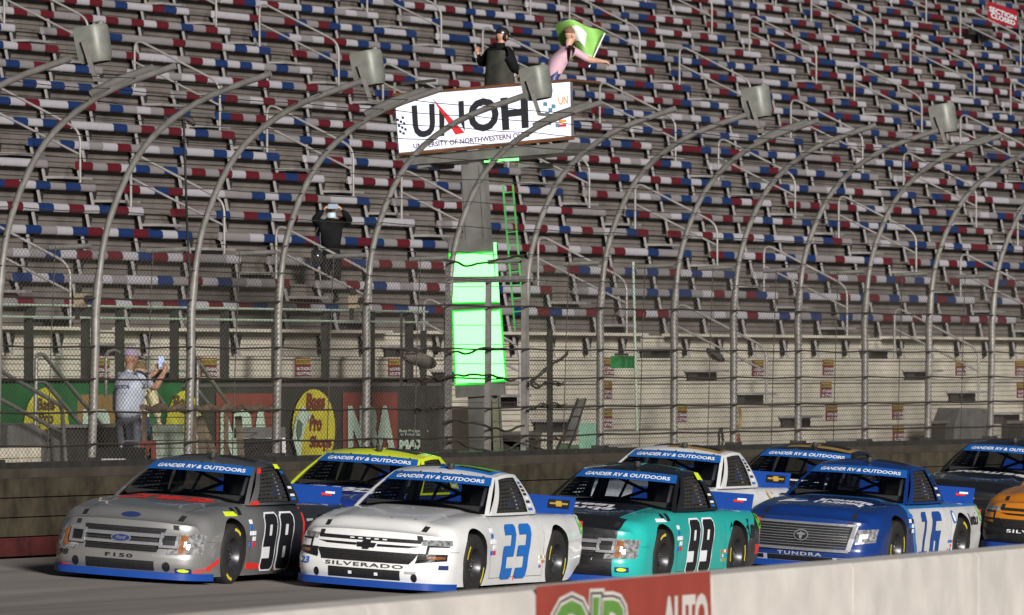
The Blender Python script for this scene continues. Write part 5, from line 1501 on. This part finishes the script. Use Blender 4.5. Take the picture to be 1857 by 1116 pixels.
def dome(body, L, head, up, fwd, k, m, name, r=.104, lo=-.01, brim=None):
    mb = MB()
    sd = up.cross(fwd).normalized(); f2 = sd.cross(up).normalized()
    def fn(u, v):
        a = 2 * math.pi * u; ph = lerp(-.12, math.pi / 2, v)
        return L(head + f2 * (math.cos(a) * math.cos(ph) * r * 1.12 - .004) + sd * math.sin(a) * math.cos(ph) * r * .98 + up * (.035 + lo + math.sin(ph) * r * .98))
    mb.grid(fn, 20, 8)
    if brim:
        b0 = head + f2 * brim * r * 1.0 + up * (.03 + lo)
        mb.grid(lambda u, v: L(b0 + f2 * brim * (.085 * v) * math.sin(math.pi * (.15 + .7 * u)) + sd * lerp(-.075, .075, u) + up * (-.015 * v)), 8, 3, lambda u, v: L(b0 + f2 * brim * (.085 * v) * math.sin(math.pi * (.15 + .7 * u)) + sd * lerp(-.075, .075, u) + up * (-.015 * v - .008)))
    return mb.build(name, m, body, 50)
def phone(p, rot, label, glow=None, size=(.076, .010, .150)):
    mb = MB(); mb.box((0, 0, 0), size); o = mb.build('phone', M_BLACK if not glow else M_GREYV, None, origin=(0, 0, 0)); o.location = p; o.rotation_euler = rot; tag(o, label, 'phone')
    if glow:
        mb = MB(); mb.box((0, -.007, 0), (size[0] * .88, .003, size[2] * .9)); mb.build('screen', emis('phone screen', (.45, .6, 1.0), .9), o)
    return o
YAW = lambda ang: ang
# directions: facing away from the camera = +X-ish with camera yaw TH
AWAY = TH; TOCAM = TH + math.pi
M_TEE = mat('pale blue tee shirt', (.56, .60, .70), .8, var=.12, scale=7, bump=.5, bscale=9)
M_JEAN = mat('grey denim', (.13, .14, .17), .85, var=.25, scale=9, bump=.5, bscale=14)
M_CAPL = mat('lilac cap cloth', (.42, .34, .47), .8, var=.12)
# man with the phone, back to the camera, turned a little to the right
mp = P(232, 800, 44.55); mp.z = FLOOR_Z
pose = dict(STAND); pose.update(ell=(.22, .25, 1.27), elr=(.26, -.22, 1.27), wrl=(.44, .03, 1.46), wrr=(.44, -.16, 1.47), head=(.05, 0, 1.64), hfl=(.3, -.1, 1), hfr=(.3, .1, 1), hnl=(0, -1, 0), hnr=(0, 1, 0), curl=.8)
def cap_l(b, L, head, up, fwd, k): dome(b, L, head, up, fwd, k, M_CAPL, 'cap', .094, .012, brim=1)
FACE_M = AWAY - R(52)
def tee_text(b, L, ps, k):
    # lettering across the back of the shirt
    me = [c for c in b.children if c.name.startswith('shirt')][0].data
    bv = BVHTree.FromPolygons([tuple(v.co) for v in me.vertices], [tuple(p.vertices) for p in me.polygons])
    rot = Matrix.Rotation(FACE_M, 3, 'Z'); back = rot @ Vector((1, 0, 0))
    def f(z0, z1, y0, y1):
        def g(u, v):
            o = rot @ Vector((-1, lerp(y0, y1, u), lerp(z0, z1, v))); h = bv.ray_cast(o, back); p = h[0] if h[0] else o + back * .85
            return p - back * .006
        return g
    text_on('COSTA', f(1.30, 1.35, .04, -.19), M_NAVY, 'shirt_lettering', b, .03)
    text_on('- - - -', f(1.235, 1.25, .02, -.16), M_GREYV, 'shirt_lettering', b, .02)
man = figure('person', mp, 'man in pale blue tee shirt and lilac cap holding up a phone behind the fence', 1.80, FACE_M, pose, M_SKIN, M_TEE, M_JEAN, .62, girth=1.22, shirt_len=.10, hair=cap_l, extra=tee_text)
rotm = Matrix.Rotation(FACE_M, 3, 'Z')
phone(mp + rotm @ (Vector((.47, -.06, 1.60)) * (1.80 / 1.75)), (0, 0, TH - R(90) + R(8)), 'small phone with a bright blue screen held up by the man in the cap', True)
# companion mostly hidden behind him
M_STRIPE = mat('cream and yellow shirt', (.50, .44, .26), .8, var=.35, scale=16)
cp = P(251, 800, 45.2); cp.z = FLOOR_Z
def hair_b(b, L, head, up, fwd, k): dome(b, L, head, up, fwd, k, mat('dark blond hair', (.16, .10, .045), .75, var=.4, scale=30), 'hair', .096, .0)
figure('person', cp, 'person with blond hair and cream yellow shirt beside the man in the cap', 1.66, AWAY - R(30), STAND, M_SKIN2, M_STRIPE, M_NAVY, 1.5, hair=hair_b)
# woman in black filming from the stand
M_BCLO = mat('black jacket cloth', (.006, .006, .007), .85, var=.3, scale=10, bump=.4, bscale=12, spec=.15); M_BTRO = mat('black trousers cloth', (.006, .006, .007), .85, var=.3, scale=12, spec=.15)
wp = P(600, 548, 51.0)
pose = dict(STAND); pose.update(ell=(.20, .33, 1.46), elr=(.20, -.33, 1.46), wrl=(.26, .16, 1.66), wrr=(.26, -.16, 1.66), hfl=(.1, -.6, .5), hfr=(.1, .6, .5), hnl=(0, -1, 0), hnr=(0, 1, 0), curl=.7, anl=(-.01, .085, .09), anr=(-.01, -.085, .09), tol=(.15, .09, .04), tor=(.15, -.09, .04))
def hair_w(b, L, head, up, fwd, k):
    dome(b, L, head - fwd * .012, up, fwd, k, mat('auburn hair', (.22, .10, .04), .7, var=.4, scale=30), 'hair', .095, .008)
    mb = MB(); mb.grid(lambda u, v: L(head + fwd * (.058 + .055 * math.sin(math.pi * u) ** .7 + .012 * math.sin(math.pi * v)) + Vector((0, lerp(-.075, .075, u), 0)) + up * lerp(-.105, -.008, v)), 8, 6); mb.build('face_mask', mat('pale blue face mask', (.42, .58, .60), .7, var=.08), b, 60)
    for s in (1, -1):
        mb = MB(); mb.lathe([(0, .012), (.010, .008), (.012, 0)], L(head + fwd * .093 + Vector((0, .032 * s, .014))), 'X', 8); mb.build('eye', M_INK, b, 50)
wom = figure('person', wp, 'woman in black with a pale blue face mask filming from the lowest coloured row', 1.52, TOCAM + R(8), pose, M_SKIN2, M_BCLO, M_BTRO, 1.5, hair=hair_w, girth=1.05, shirt_len=.06)
rotw = Matrix.Rotation(TOCAM + R(8), 3, 'Z')
phone(wp + rotw @ (Vector((.33, 0, 1.71)) * (1.52 / 1.75)), (0, 0, TH - R(90)), 'grey blue phone held up sideways by the woman in black', None, (.15, .012, .075)).data.materials[0] = mat('blue grey phone back', (.22, .28, .36), .4, .2)
hb = wp + rotw @ Vector((.03, -.22, .72))
mb = MB(); mb.grid(lambda u, v: Vector((.06 * math.sin(math.pi * u) * math.sin(math.pi * v) + .03, lerp(-.09, .09, u), lerp(-.13, .10, v) * (1 - .15 * abs(2 * u - 1)))), 8, 6, lambda u, v: Vector((-.05 * math.sin(math.pi * u) * math.sin(math.pi * v) - .03, lerp(-.09, .09, u), lerp(-.13, .10, v) * (1 - .15 * abs(2 * u - 1)))))
bagp = mb.build('bag', mat('glossy black leather', (.02, .02, .02), .25, coat=.6, var=.2), None, 60, origin=(0, 0, 0)); bagp.location = hb; bagp.rotation_euler = (0, 0, TOCAM); tag(bagp, 'glossy black shoulder bag hanging at the side of the woman in black', 'bag')
mb = MB(); mb.tube(smooth_path([(0, -.05, .09), (0, -.02, .35), (-.02, .10, .58), (.0, .05, .36), (0, .06, .09)], 5), .008, 6); mb.build('strap', M_INK, bagp, 60)
# flag waver and helper on the stand
fl = TP(1008, 262, .55)
M_PINK = mat('pink polo cloth', (.52, .33, .40), .8, var=.08, scale=7, bump=.4, bscale=9)
pz = dict(STAND); pz.update(hip=(-.10, 0, .90), chest=(.10, 0, 1.24), neck=(.17, 0, 1.38), head=(.23, 0, 1.51), shl=(.12, .19, 1.34), shr=(.14, -.19, 1.32), ell=(.34, .25, 1.18), elr=(.40, -.24, 1.16), wrl=(.58, .14, 1.18), wrr=(.64, -.12, 1.15), knl=(-.02, .10, .48), knr=(-.02, -.10, .48), curl=.95, hnl=(0, -.3, -1), hnr=(0, .3, -1))
FACE_P = math.atan2(-RT.y * -1, RT.x) if False else math.atan2(RT.y, RT.x) + R(18)
def hair_p(b, L, head, up, fwd, k):
    dome(b, L, head - fwd * .02, up, fwd, k, mat('cropped brown hair', (.16, .08, .045), .7, var=.3, scale=40), 'hair', .088, .0)
    mb = MB(); mb.grid(lambda u, v: L(head + fwd * (.048 + .052 * math.sin(math.pi * u)) + Vector((0, lerp(-.072, .072, u), 0)) + up * lerp(-.105, -.050, v)), 8, 4); mb.build('beard', mat('short brown beard', (.12, .06, .035), .8, var=.3, scale=40), b, 60)
    for s in (1, -1):
        mb = MB(); mb.lathe([(0, .012), (.010, .008), (.012, 0)], L(head + fwd * .090 + Vector((0, .034 * s, 0)) + up * .016), 'X', 8); mb.build('eye', M_INK, b, 50)
pk = figure('person', Vector((fl.x, fl.y, fl.z)), 'bearded man in pink shirt leaning out to wave a green flag', 1.80, FACE_P, pz, M_SKIN2, M_PINK, M_NAVY, .66, girth=.88, overlay=False, hair=hair_p)
hl = TP(905, 268, .50)
def helmet(b, L, head, up, fwd, k):
    dome(b, L, head, up, fwd, k, mat('black cap', (.015, .015, .018), .35, coat=.4), 'cap', .097, .008, brim=1)
    for s in (1, -1):
        mb = MB(); mb.lathe([(0, .03), (.045, .028), (.052, 0), (.045, -.02)], L(head + Vector((0, .088 * s, -.012))), 'Y', 14); mb.build('headset_cup', M_GREYV if s > 0 else M_BLACK, b, 50)
    mb = MB(); mb.grid(lambda u, v: L(head - fwd * .02 + Vector((-.02 - .12 * math.sin(math.pi * u) * (.6 + .4 * v), lerp(-.12, .12, u), lerp(-.23, -.10, v)))), 10, 5); mb.build('hood', M_BCLO, b, 60)
def coat_x(b, L, ps, k):
    mb = MB()
    def f(u, v):
        a = 2 * math.pi * u; r = lerp(.20, .27, v) * (1 + .06 * math.sin(5 * a))
        return L((r * .8 * math.cos(a), r * 1.05 * math.sin(a), lerp(1.42, .62, v)))
    mb.grid(f, 26, 8); mb.build('coat', mat('dark olive coat', (.028, .028, .022), .85, var=.4, scale=6, bump=.5, bscale=8), b, 60)
ph_ = dict(STAND); ph_.update(head=(.06, 0, 1.63), ell=(-.05, .34, 1.22), elr=(.05, -.28, 1.18), wrl=(-.02, .46, 1.36), wrr=(.2, -.2, 1.1))
hp = figure('person', Vector((hl.x, hl.y, hl.z)), 'person in long dark coat, black cap and headset standing on the flag stand', 1.70, FACE_P + R(20), ph_, M_SKIN, M_BCLO, M_BTRO, 1.5, hair=helmet, extra=coat_x)
# the flag
M_FLAG = mat('green flag cloth', (.22, .46, .10), .7, var=.15, scale=5)
def flag_pt(u, v, o=0.0):
    # staff on the right edge from the hands up; cloth blowing to picture left over the waver's head
    tl, tr, br, bl = (1006, 42), (1097, 62), (1074, 110), (1022, 100)
    x = lerp(lerp(bl[0], br[0], u), lerp(tl[0], tr[0], u), v); y = lerp(lerp(bl[1], br[1], u), lerp(tl[1], tr[1], u), v)
    y += -11 * math.sin(math.pi * u) * v + 3.5 * math.sin(9 * u + 2 * v)
    p = TP(x, y, .75 + .10 * math.sin(6 * u + 3 * v) + o)
    return p
mb = MB(); mb.grid(lambda u, v: flag_pt(u, v), 24, 14); fo = mb.build('flag', M_FLAG, None, 80, origin=flag_pt(1, 0)); tag(fo, 'green flag with a white emblem waved by the man in pink', 'flag')
mb = MB(); mb.grid(lambda u, v: flag_pt(lerp(.34, .66, u), lerp(.35, .80, v) + .08 * math.sin(math.pi * u), -.012), 8, 6); wpart(mb, 'emblem', mat('white flag print', (.62, .66, .60), .7), fo, 80)
mb = MB(); mb.grid(lambda u, v: flag_pt(lerp(.45, .9, u), lerp(.06, .22, v), -.012), 8, 3); wpart(mb, 'emblem', mat('pale green flag print', (.36, .55, .28), .7), fo, 80)
mb = MB(); mb.tube([TP(1068, 122, .70), TP(1097, 60, .75)], .012, 8); wpart(mb, 'staff', M_WHITE, fo, 60)
# ================================================================= CLUTTER behind the fence
def thing_mesh(mb, name, m, label, cat, group=None, smooth=None, origin=None):
    o = mb.build(name, m, None, smooth, origin=origin if origin is not None else Vector(mb.v[0])); return tag(o, label, cat, group)
YC = 44.4
def C(x, y, Y=YC): return P(x, y, Y)
M_GREYM = mat('grey sheet metal', (.20, .195, .185), .55, .4, var=.3, scale=3); M_TIMB = mat('weathered timber', (.17, .13, .09), .85, var=.35, scale=5, streak=.3); M_BLOCK = mat('pale foam block', (.55, .50, .40), .8, var=.15)
# stacked pale blocks at the left edge
k_ = 0
for r_ in range(3):
    for c_ in range(3):
        a = C(-40 + c_ * 38, 850 - r_ * 17, 43.75)
        mb = MB(); mb.box((a.x, 43.75, FLOOR_Z + .17 + .34 * r_ * .38 + .10), (.62, .30, .12))
        thing_mesh(mb, 'pale_block', M_BLOCK, 'pale block stacked below the grey metal hood behind the fence', 'block', 'stacked pale blocks', origin=(a.x, 43.75, FLOOR_Z))
# grey metal hood behind them (left) and another at the far right
def hood(q, Y, dep, lab):
    a = [C(x, y, Y) for x, y in q]; d = Vector((.35, dep, 0))
    mb = MB(); n = len(a); mb.add(a + [p + d for p in a], [tuple(range(n)), tuple(reversed(range(n, 2 * n)))] + [(k, n + k, n + (k + 1) % n, (k + 1) % n) for k in range(n)])
    o = thing_mesh(mb, 'metal_hood', M_GREYM, lab, 'hood', origin=a[0])
hood([(10, 872), (110, 872), (108, 800), (60, 768), (14, 772)], 44.2, .6, 'dull grey sheet metal hood beside the stacked pale blocks')
hood([(1728, 830), (1790, 830), (1790, 742), (1742, 740), (1730, 775)], 44.6, .5, 'light grey metal hood behind the fence above the far black truck')
# pipe handrails of the steps on the left
def piperail(pts, Y, lab, r=.028):
    mb = MB(); p = [C(x, y, Y) for x, y in pts]; mb.tube(round_path(p, .10), r, 8); thing_mesh(mb, 'pipe_rail', M_GALV, lab, 'pipe rail', 'pipe rails of the steps behind the fence', 60, p[0])
piperail([(-30, 655), (112, 737), (121, 870)], 43.9, 'upper grey pipe rail sloping down to the pale blocks')
piperail([(-30, 708), (110, 784)], 43.95, 'lower grey pipe rail sloping down to the pale blocks')
piperail([(62, 870), (66, 644), (78, 642), (190, 778)], 46.4, 'pale pipe rail of the steps before the green banner')
piperail([(68, 692), (80, 692), (150, 775)], 46.4, 'lower pale pipe rail of the steps before the green banner')
piperail([(356, 870), (358, 655), (420, 742)], 46.4, 'pale pipe rail sloping down before the dull red banner')
piperail([(360, 710), (386, 745)], 46.4, 'lower pale pipe rail sloping down before the dull red banner')
piperail([(192, 720), (192, 645), (196, 638), (208, 634), (216, 640)], 46.0, 'bent pipe loop beside the lilac cap of the man photographing', .022)
piperail([(272, 700), (298, 735)], 45.4, 'short pale pipe rail running down beside the held up phone')
# dark equipment behind the man, white tray, red numbered board
mb = MB(); a = C(120, 776, 45.6); b = C(245, 776, 45.6); mb.box(((a.x + b.x) / 2, 45.6, (a.z + FLOOR_Z) / 2), (b.x - a.x, .5, a.z - FLOOR_Z)); o = thing_mesh(mb, 'equipment_box', M_DARK, 'long low dark equipment box behind the man photographing', 'box', origin=((a.x + b.x) / 2, 45.6, FLOOR_Z))
mb = MB(); mb.box((0, -.02, a.z - FLOOR_Z + .02), (b.x - a.x + .1, .56, .04)); mb.build('lid', M_GREYM, o)
mb = MB(); a = C(222, 812, 43.9); mb.box((a.x, 43.9, (a.z + FLOOR_Z) / 2), (.95, .4, a.z - FLOOR_Z)); o = thing_mesh(mb, 'black_case', M_BLACK, 'black case with a carrying handle standing before the man photographing', 'case', origin=(a.x, 43.9, FLOOR_Z))
mb = MB(); mb.tube(round_path([(-.3, -.1, a.z - FLOOR_Z), (-.26, -.1, a.z - FLOOR_Z + .08), (.26, -.1, a.z - FLOOR_Z + .08), (.3, -.1, a.z - FLOOR_Z)], .05), .015, 6); mb.build('handle', M_SILV, o, 60)
q = [C(168, 832, 43.55), C(228, 832, 43.55), C(235, 852, 43.35), C(174, 852, 43.35)]; dn = Vector((0, .02, -.03))
mb = MB(); mb.hexa([p + dn for p in (q[3], q[2], q[1], q[0])] + [q[3], q[2], q[1], q[0]]); thing_mesh(mb, 'sloping_tray', M_WHITE, 'small white sloping tray on the wall below the black case', 'tray', origin=q[3])
a = C(260, 858, 43.75); mb = MB(); b1, b2 = C(259, 800, 43.75), C(277, 800, 43.75); mb.box(((b1.x + b2.x) / 2, 43.75, (b1.z + FLOOR_Z) / 2), (b2.x - b1.x, .10, b1.z - FLOOR_Z)); o = thing_mesh(mb, 'numbered_board', M_ADR, 'narrow red board with an orange 5 beside the man photographing', 'board', origin=((b1.x + b2.x) / 2, 43.7, FLOOR_Z))
text_on('5', lambda u, v: P(lerp(266, 271, u), lerp(826, 812, v), 43.68), M_AMBER, 'number', o, .03, origin=o.location)
# cage frame with a wrapped top bar, boards leaning inside
cf = empty('cage_frame', C(380, 850, 44.1), 'rusty mesh cage frame with a wrapped top bar between the man and the leaping fish', 'frame')
cf.location.z = FLOOR_Z
M_RUST = mat('rusty wrapped steel', (.13, .085, .055), .85, var=.4, scale=12, bump=.5, bscale=30)
for x in (262, 345, 352, 410, 500):
    mb = MB(); t_ = C(x, 745, 44.1); mb.bar((t_.x, 44.1, FLOOR_Z), t_, .05, .05, Vector((0, 1, 0))); wpart(mb, 'upright', M_RUST, cf)
mb = MB(); mb.tube([C(x, 741 + 3 * math.sin(x * .21), 44.08) for x in range(258, 505, 6)], [.045 + .012 * math.sin(x * .9) for x in range(258, 505, 6)], 8); wpart(mb, 'wrapped_bar', M_RUST, cf, 60)
for k in range(7):
    y = 757 + k * 14; mb = MB(); mb.tube([C(262, y, 44.1), C(500, y, 44.1)], .006, 4); wpart(mb, 'mesh_wire', M_CABLE, cf)
for x0, y0, x1, y1, w_, lab in ((362, 755, 372, 850, .16, 'dark timber plank leaning upright in the cage frame'), (366, 770, 405, 845, .12, 'timber plank leaning at a slant in the cage frame'), (432, 755, 440, 850, .13, 'grey weathered post standing before the dull red banner')):
    mb = MB(); mb.bar(C(x0, y0, 44.35), C(x1, y1 + 20, 44.3), w_, .05, Vector((0, 1, 0))); thing_mesh(mb, 'timber_plank', M_TIMB, lab, 'plank', 'planks behind the fence', origin=C(x1, y1 + 20, 44.3))
mb = MB(); mb.hexa([C(365, 760, 44.6), C(372, 760, 44.6), C(372, 760, 44.62), C(365, 760, 44.62), C(365, 752, 44.6), C(372, 752, 44.6), C(372, 752, 44.62), C(365, 752, 44.62)][:4] + [C(369, 752, 44.6), C(377, 752, 44.6), C(377, 752, 44.62), C(369, 752, 44.62)])
for x0, x1, y0, m, lab in ((282, 330, 770, mat('pale green plywood', (.36, .42, .33), .8, var=.2), 'pale green plywood sheet inside the cage frame'), (488, 515, 782, M_WHITE, 'tall white board leaning by the fence post left of the leaping fish'), (1054, 1083, 768, mat('mint panel', (.22, .42, .30), .6, var=.15), 'pale green panel standing at the foot of the green fence post'), (1012, 1048, 808, mat('green tarpaulin', (.05, .14, .06), .7, var=.3), 'dark green tarpaulin bundle below the leaning metal cart')):
    a, b = C(x0, y0, 44.7), C(x1, y0, 44.7); mb = MB(); mb.box(((a.x + b.x) / 2, 44.7, (a.z + FLOOR_Z) / 2), (b.x - a.x, .06, a.z - FLOOR_Z), Matrix.Rotation(R(-2), 3, 'X')); thing_mesh(mb, 'board', m, lab, 'board', origin=((a.x + b.x) / 2, 44.7, FLOOR_Z))
mb = MB(); a, b = C(456, 796, 44.2), C(486, 796, 44.2); mb.box(((a.x + b.x) / 2, 44.2, (a.z + FLOOR_Z) / 2), (b.x - a.x, .4, a.z - FLOOR_Z)); o = thing_mesh(mb, 'bin', M_BLACK, 'black bin with a grey lid before the dull red banner', 'bin', origin=((a.x + b.x) / 2, 44.2, FLOOR_Z))
mb = MB(); mb.box((0, 0, a.z - FLOOR_Z + .08), (b.x - a.x + .08, .46, .14)); mb.build('lid', M_GREYM, o)
# furry microphone
mc = P(760, 652, 43.6); ax = (P(787, 660, 43.6) - P(733, 642, 43.6)).normalized(); hl_ = (P(787, 660, 43.6) - P(733, 642, 43.6)).length / 2
mb = MB(); n = 20; mb.tube([mc + ax * hl_ * t for t in [-1 + 2 * k / n for k in range(n + 1)]], [.085 * (1 - abs(-1 + 2 * k / n) ** 4) ** .5 + .012 for k in range(n + 1)], 14)
M_FUR = mat('grey windshield fur', (.16, .14, .12), .95, var=.5, scale=40, bump=1.0, bscale=60)
mo = thing_mesh(mb, 'furry_microphone', M_FUR, 'grey furry microphone clamped to the fence left of the green light panels', 'microphone', None, 80, mc)
rf = random.Random(4); mb = MB()
for k in range(420):
    t = rf.uniform(-.97, .97); a = rf.uniform(0, 2 * math.pi); u_ = ax.cross(Vector((0, 0, 1))).normalized(); w_ = ax.cross(u_)
    d = u_ * math.cos(a) + w_ * math.sin(a); p = ax * hl_ * t + d * .08 * (1 - abs(t) ** 4) ** .5; tip = p + d * rf.uniform(.02, .05) + Vector((0, 0, -.015)) + ax * rf.uniform(-.02, .02)
    mb.add([p - ax * .006, p + ax * .006, tip], [(0, 1, 2)])
o = mb.build('fur', M_FUR, mo); o['kind'] = 'stuff'
mb = MB(); mb.tube([Vector((0, 0, -.05)), Vector((.05, 0, -.2)), P(806, 690, 43.2) - mc], .012, 6); mb.build('boom', M_DARK, mo, 60)
# camera clamps on the fence, green signal box, wrapped arm
for x, y, lab in ((146, 545, 'small tan camera clamped to the fence above the man photographing'), (643, 548, 'small tan camera clamped to the fence beside the feet of the woman in black')):
    p = P(x, y, 43.3); mb = MB(); mb.box(p, (.16, .12, .17)); o = thing_mesh(mb, 'fence_camera', mat('tan camera casing', (.32, .26, .18), .6), lab, 'camera', 'small cameras on the fence', origin=p)
    mb = MB(); mb.lathe([(0, -.12), (.035, -.12), (.04, -.05), (.04, 0)], (0, -.04, .02), 'Y', 12); mb.build('lens', M_BLACK, o, 50); mb = MB(); mb.box((-.03, .03, -.16), (.05, .05, .16)); mb.build('clamp', M_DARK, o)
    mb = MB(); mb.box((-.06, 0, .14), (.07, .06, .10)); mb.build('receiver', M_DARK, o)
p = P(1129, 657, 43.35); mb = MB(); mb.box(p, (.66, .14, .18)); o = thing_mesh(mb, 'signal_box', mat('green metal box', (.015, .20, .05), .5, var=.25), 'green horizontal metal box hung on the fence by the green post', 'box', origin=p)
for dx in (-.18, .05, .22): mb = MB(); mb.box((dx, -.075, 0), (.12, .012, .13)); mb.build('door', mat('darker green metal', (.01, .12, .03), .5), o)
mb = MB(); mb.box((-.1, -.02, .11), (.5, .05, .03)); mb.build('cover', M_DARK, o)
# wrapped rail bundle on the terrace handrail
pts = [P(1283, 635, 44.8), P(1292, 642, 44.8), P(1300, 648, 44.8), P(1310, 653, 44.8)]
mb = MB(); mb.tube(pts, [.03, .075, .08, .04], 10); thing_mesh(mb, 'wrapped_camera', M_CHROME, 'camera wrapped in crumpled silver foil on a terrace handrail', 'camera', None, 30, pts[0])
# foil-wrapped arm on a thin black pole in the upper left
pl = empty('camera_pole', P(342, 700, 43.6), 'thin black pole topped by a foil-wrapped camera arm left of the woman in black', 'pole')
mb = MB(); mb.tube([P(356, 690, 43.6), P(340, 430, 43.6), P(333, 215, 43.6)], .016, 6); wpart(mb, 'pole', M_BLACK, pl, 60)
mb = MB(); mb.tube([P(300, 214, 43.6), P(318, 211, 43.6), P(336, 213, 43.6)], [.025, .035, .03], 8); wpart(mb, 'arm', M_CHROME, pl, 30)
mb = MB(); mb.tube([P(332, 212, 43.6), P(342, 216, 43.6), P(351, 226, 43.6)], [.03, .055, .03], 8); wpart(mb, 'foil_wrap', M_CHROME, pl, 20)
# leaning cart and ladder, coil of hose, cable loops, posts by the gate
ct = empty('metal_cart', C(1020, 860, 44.0), 'narrow metal cart leaning on its wheels behind the fence', 'cart'); ct.location.z = FLOOR_Z
for x0, x1 in ((995, 1048), (1018, 1062)):
    mb = MB(); mb.tube(smooth_path([C(x0, 850, 44.0), C((x0 + x1) / 2, 790, 44.0), C(x1, 724, 44.0)], 5), .022, 6); wpart(mb, 'side_rail', M_DARK, ct, 60)
for k in range(4): t = .15 + k * .2; mb = MB(); mb.bar(C(lerp(995, 1048, t), lerp(850, 724, t), 44.0), C(lerp(1018, 1062, t), lerp(850, 724, t), 44.0), .02); wpart(mb, 'rung', M_DARK, ct)
mb = MB(); mb.hexa([C(1020, 800, 44.0), C(1044, 800, 44.0), C(1044, 800, 44.05), C(1020, 800, 44.05), C(1046, 724, 44.0), C(1062, 722, 44.0), C(1062, 722, 44.05), C(1046, 724, 44.05)]); wpart(mb, 'back_plate', M_GREYM, ct)
def coil(x, y, rx, rz, m, lab, Y=43.35, turns=5, r=.014):
    c = P(x, y, Y); mb = MB(); mb.tube([c + Vector((rx * math.cos(t * .35) * (1 + .05 * math.sin(t)), .01 * math.sin(t * 1.3), rz * math.sin(t * .35) * (1 + .06 * math.sin(t * .7)))) for t in range(int(18 * turns))], r, 5); thing_mesh(mb, 'hose_coil', m, lab, 'coil', None, 60, c)
coil(1339, 758, .10, .16, mat('tan hose', (.28, .17, .05), .7), 'coil of tan hose hung on a fence post')
coil(1307, 798, .09, .17, M_BLACK, 'loop of black cable hung on the fence above the white and gold truck', turns=2, r=.016)
coil(1339, 802, .05, .12, M_ADR, 'loop of dull red hose hung below the tan coil', turns=2, r=.016)
for x, yt, lab in ((768, 600, 'dark upright steel post left of the fence gate'), (997, 598, 'black upright post wound with cables right of the fence gate')):
    a = C(x, yt, 44.0); mb = MB(); mb.bar((a.x, 44.0, FLOOR_Z), a, .07, .07, Vector((0, 1, 0))); thing_mesh(mb, 'steel_post', M_DARK, lab, 'post', None, None, (a.x, 44.0, FLOOR_Z))
mb = MB(); p0 = C(735, 700, 46.6); mb.bar(C(728, 700, 46.6), C(728, 565, 46.6), .03); thing_mesh(mb, 'thin_pole', M_GALV, 'thin galvanised pole beside the furry microphone', 'pole', None, None, C(728, 700, 46.6))
mb = MB(); p0 = C(1148, 640, 46.0); mb.tube([C(1156, 812, 46.0), C(1148, 475, 46.0)], .022, 8); thing_mesh(mb, 'thin_pole', M_GRN, 'pale green pole standing behind the green signal box', 'pole', None, 60, C(1156, 812, 46.0))
# dark concourse openings at the foot of the far terrace
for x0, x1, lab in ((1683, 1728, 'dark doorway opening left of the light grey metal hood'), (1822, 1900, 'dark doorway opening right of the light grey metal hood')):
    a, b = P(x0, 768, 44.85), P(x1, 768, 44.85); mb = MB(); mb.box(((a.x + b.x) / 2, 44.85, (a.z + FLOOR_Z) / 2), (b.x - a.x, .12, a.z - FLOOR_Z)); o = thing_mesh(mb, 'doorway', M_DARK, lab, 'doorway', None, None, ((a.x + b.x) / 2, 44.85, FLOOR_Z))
    mb = MB(); mb.box((0, -.08, a.z - FLOOR_Z + .02), (b.x - a.x + .06, .06, .05)); mb.build('lintel', M_ALU, o)
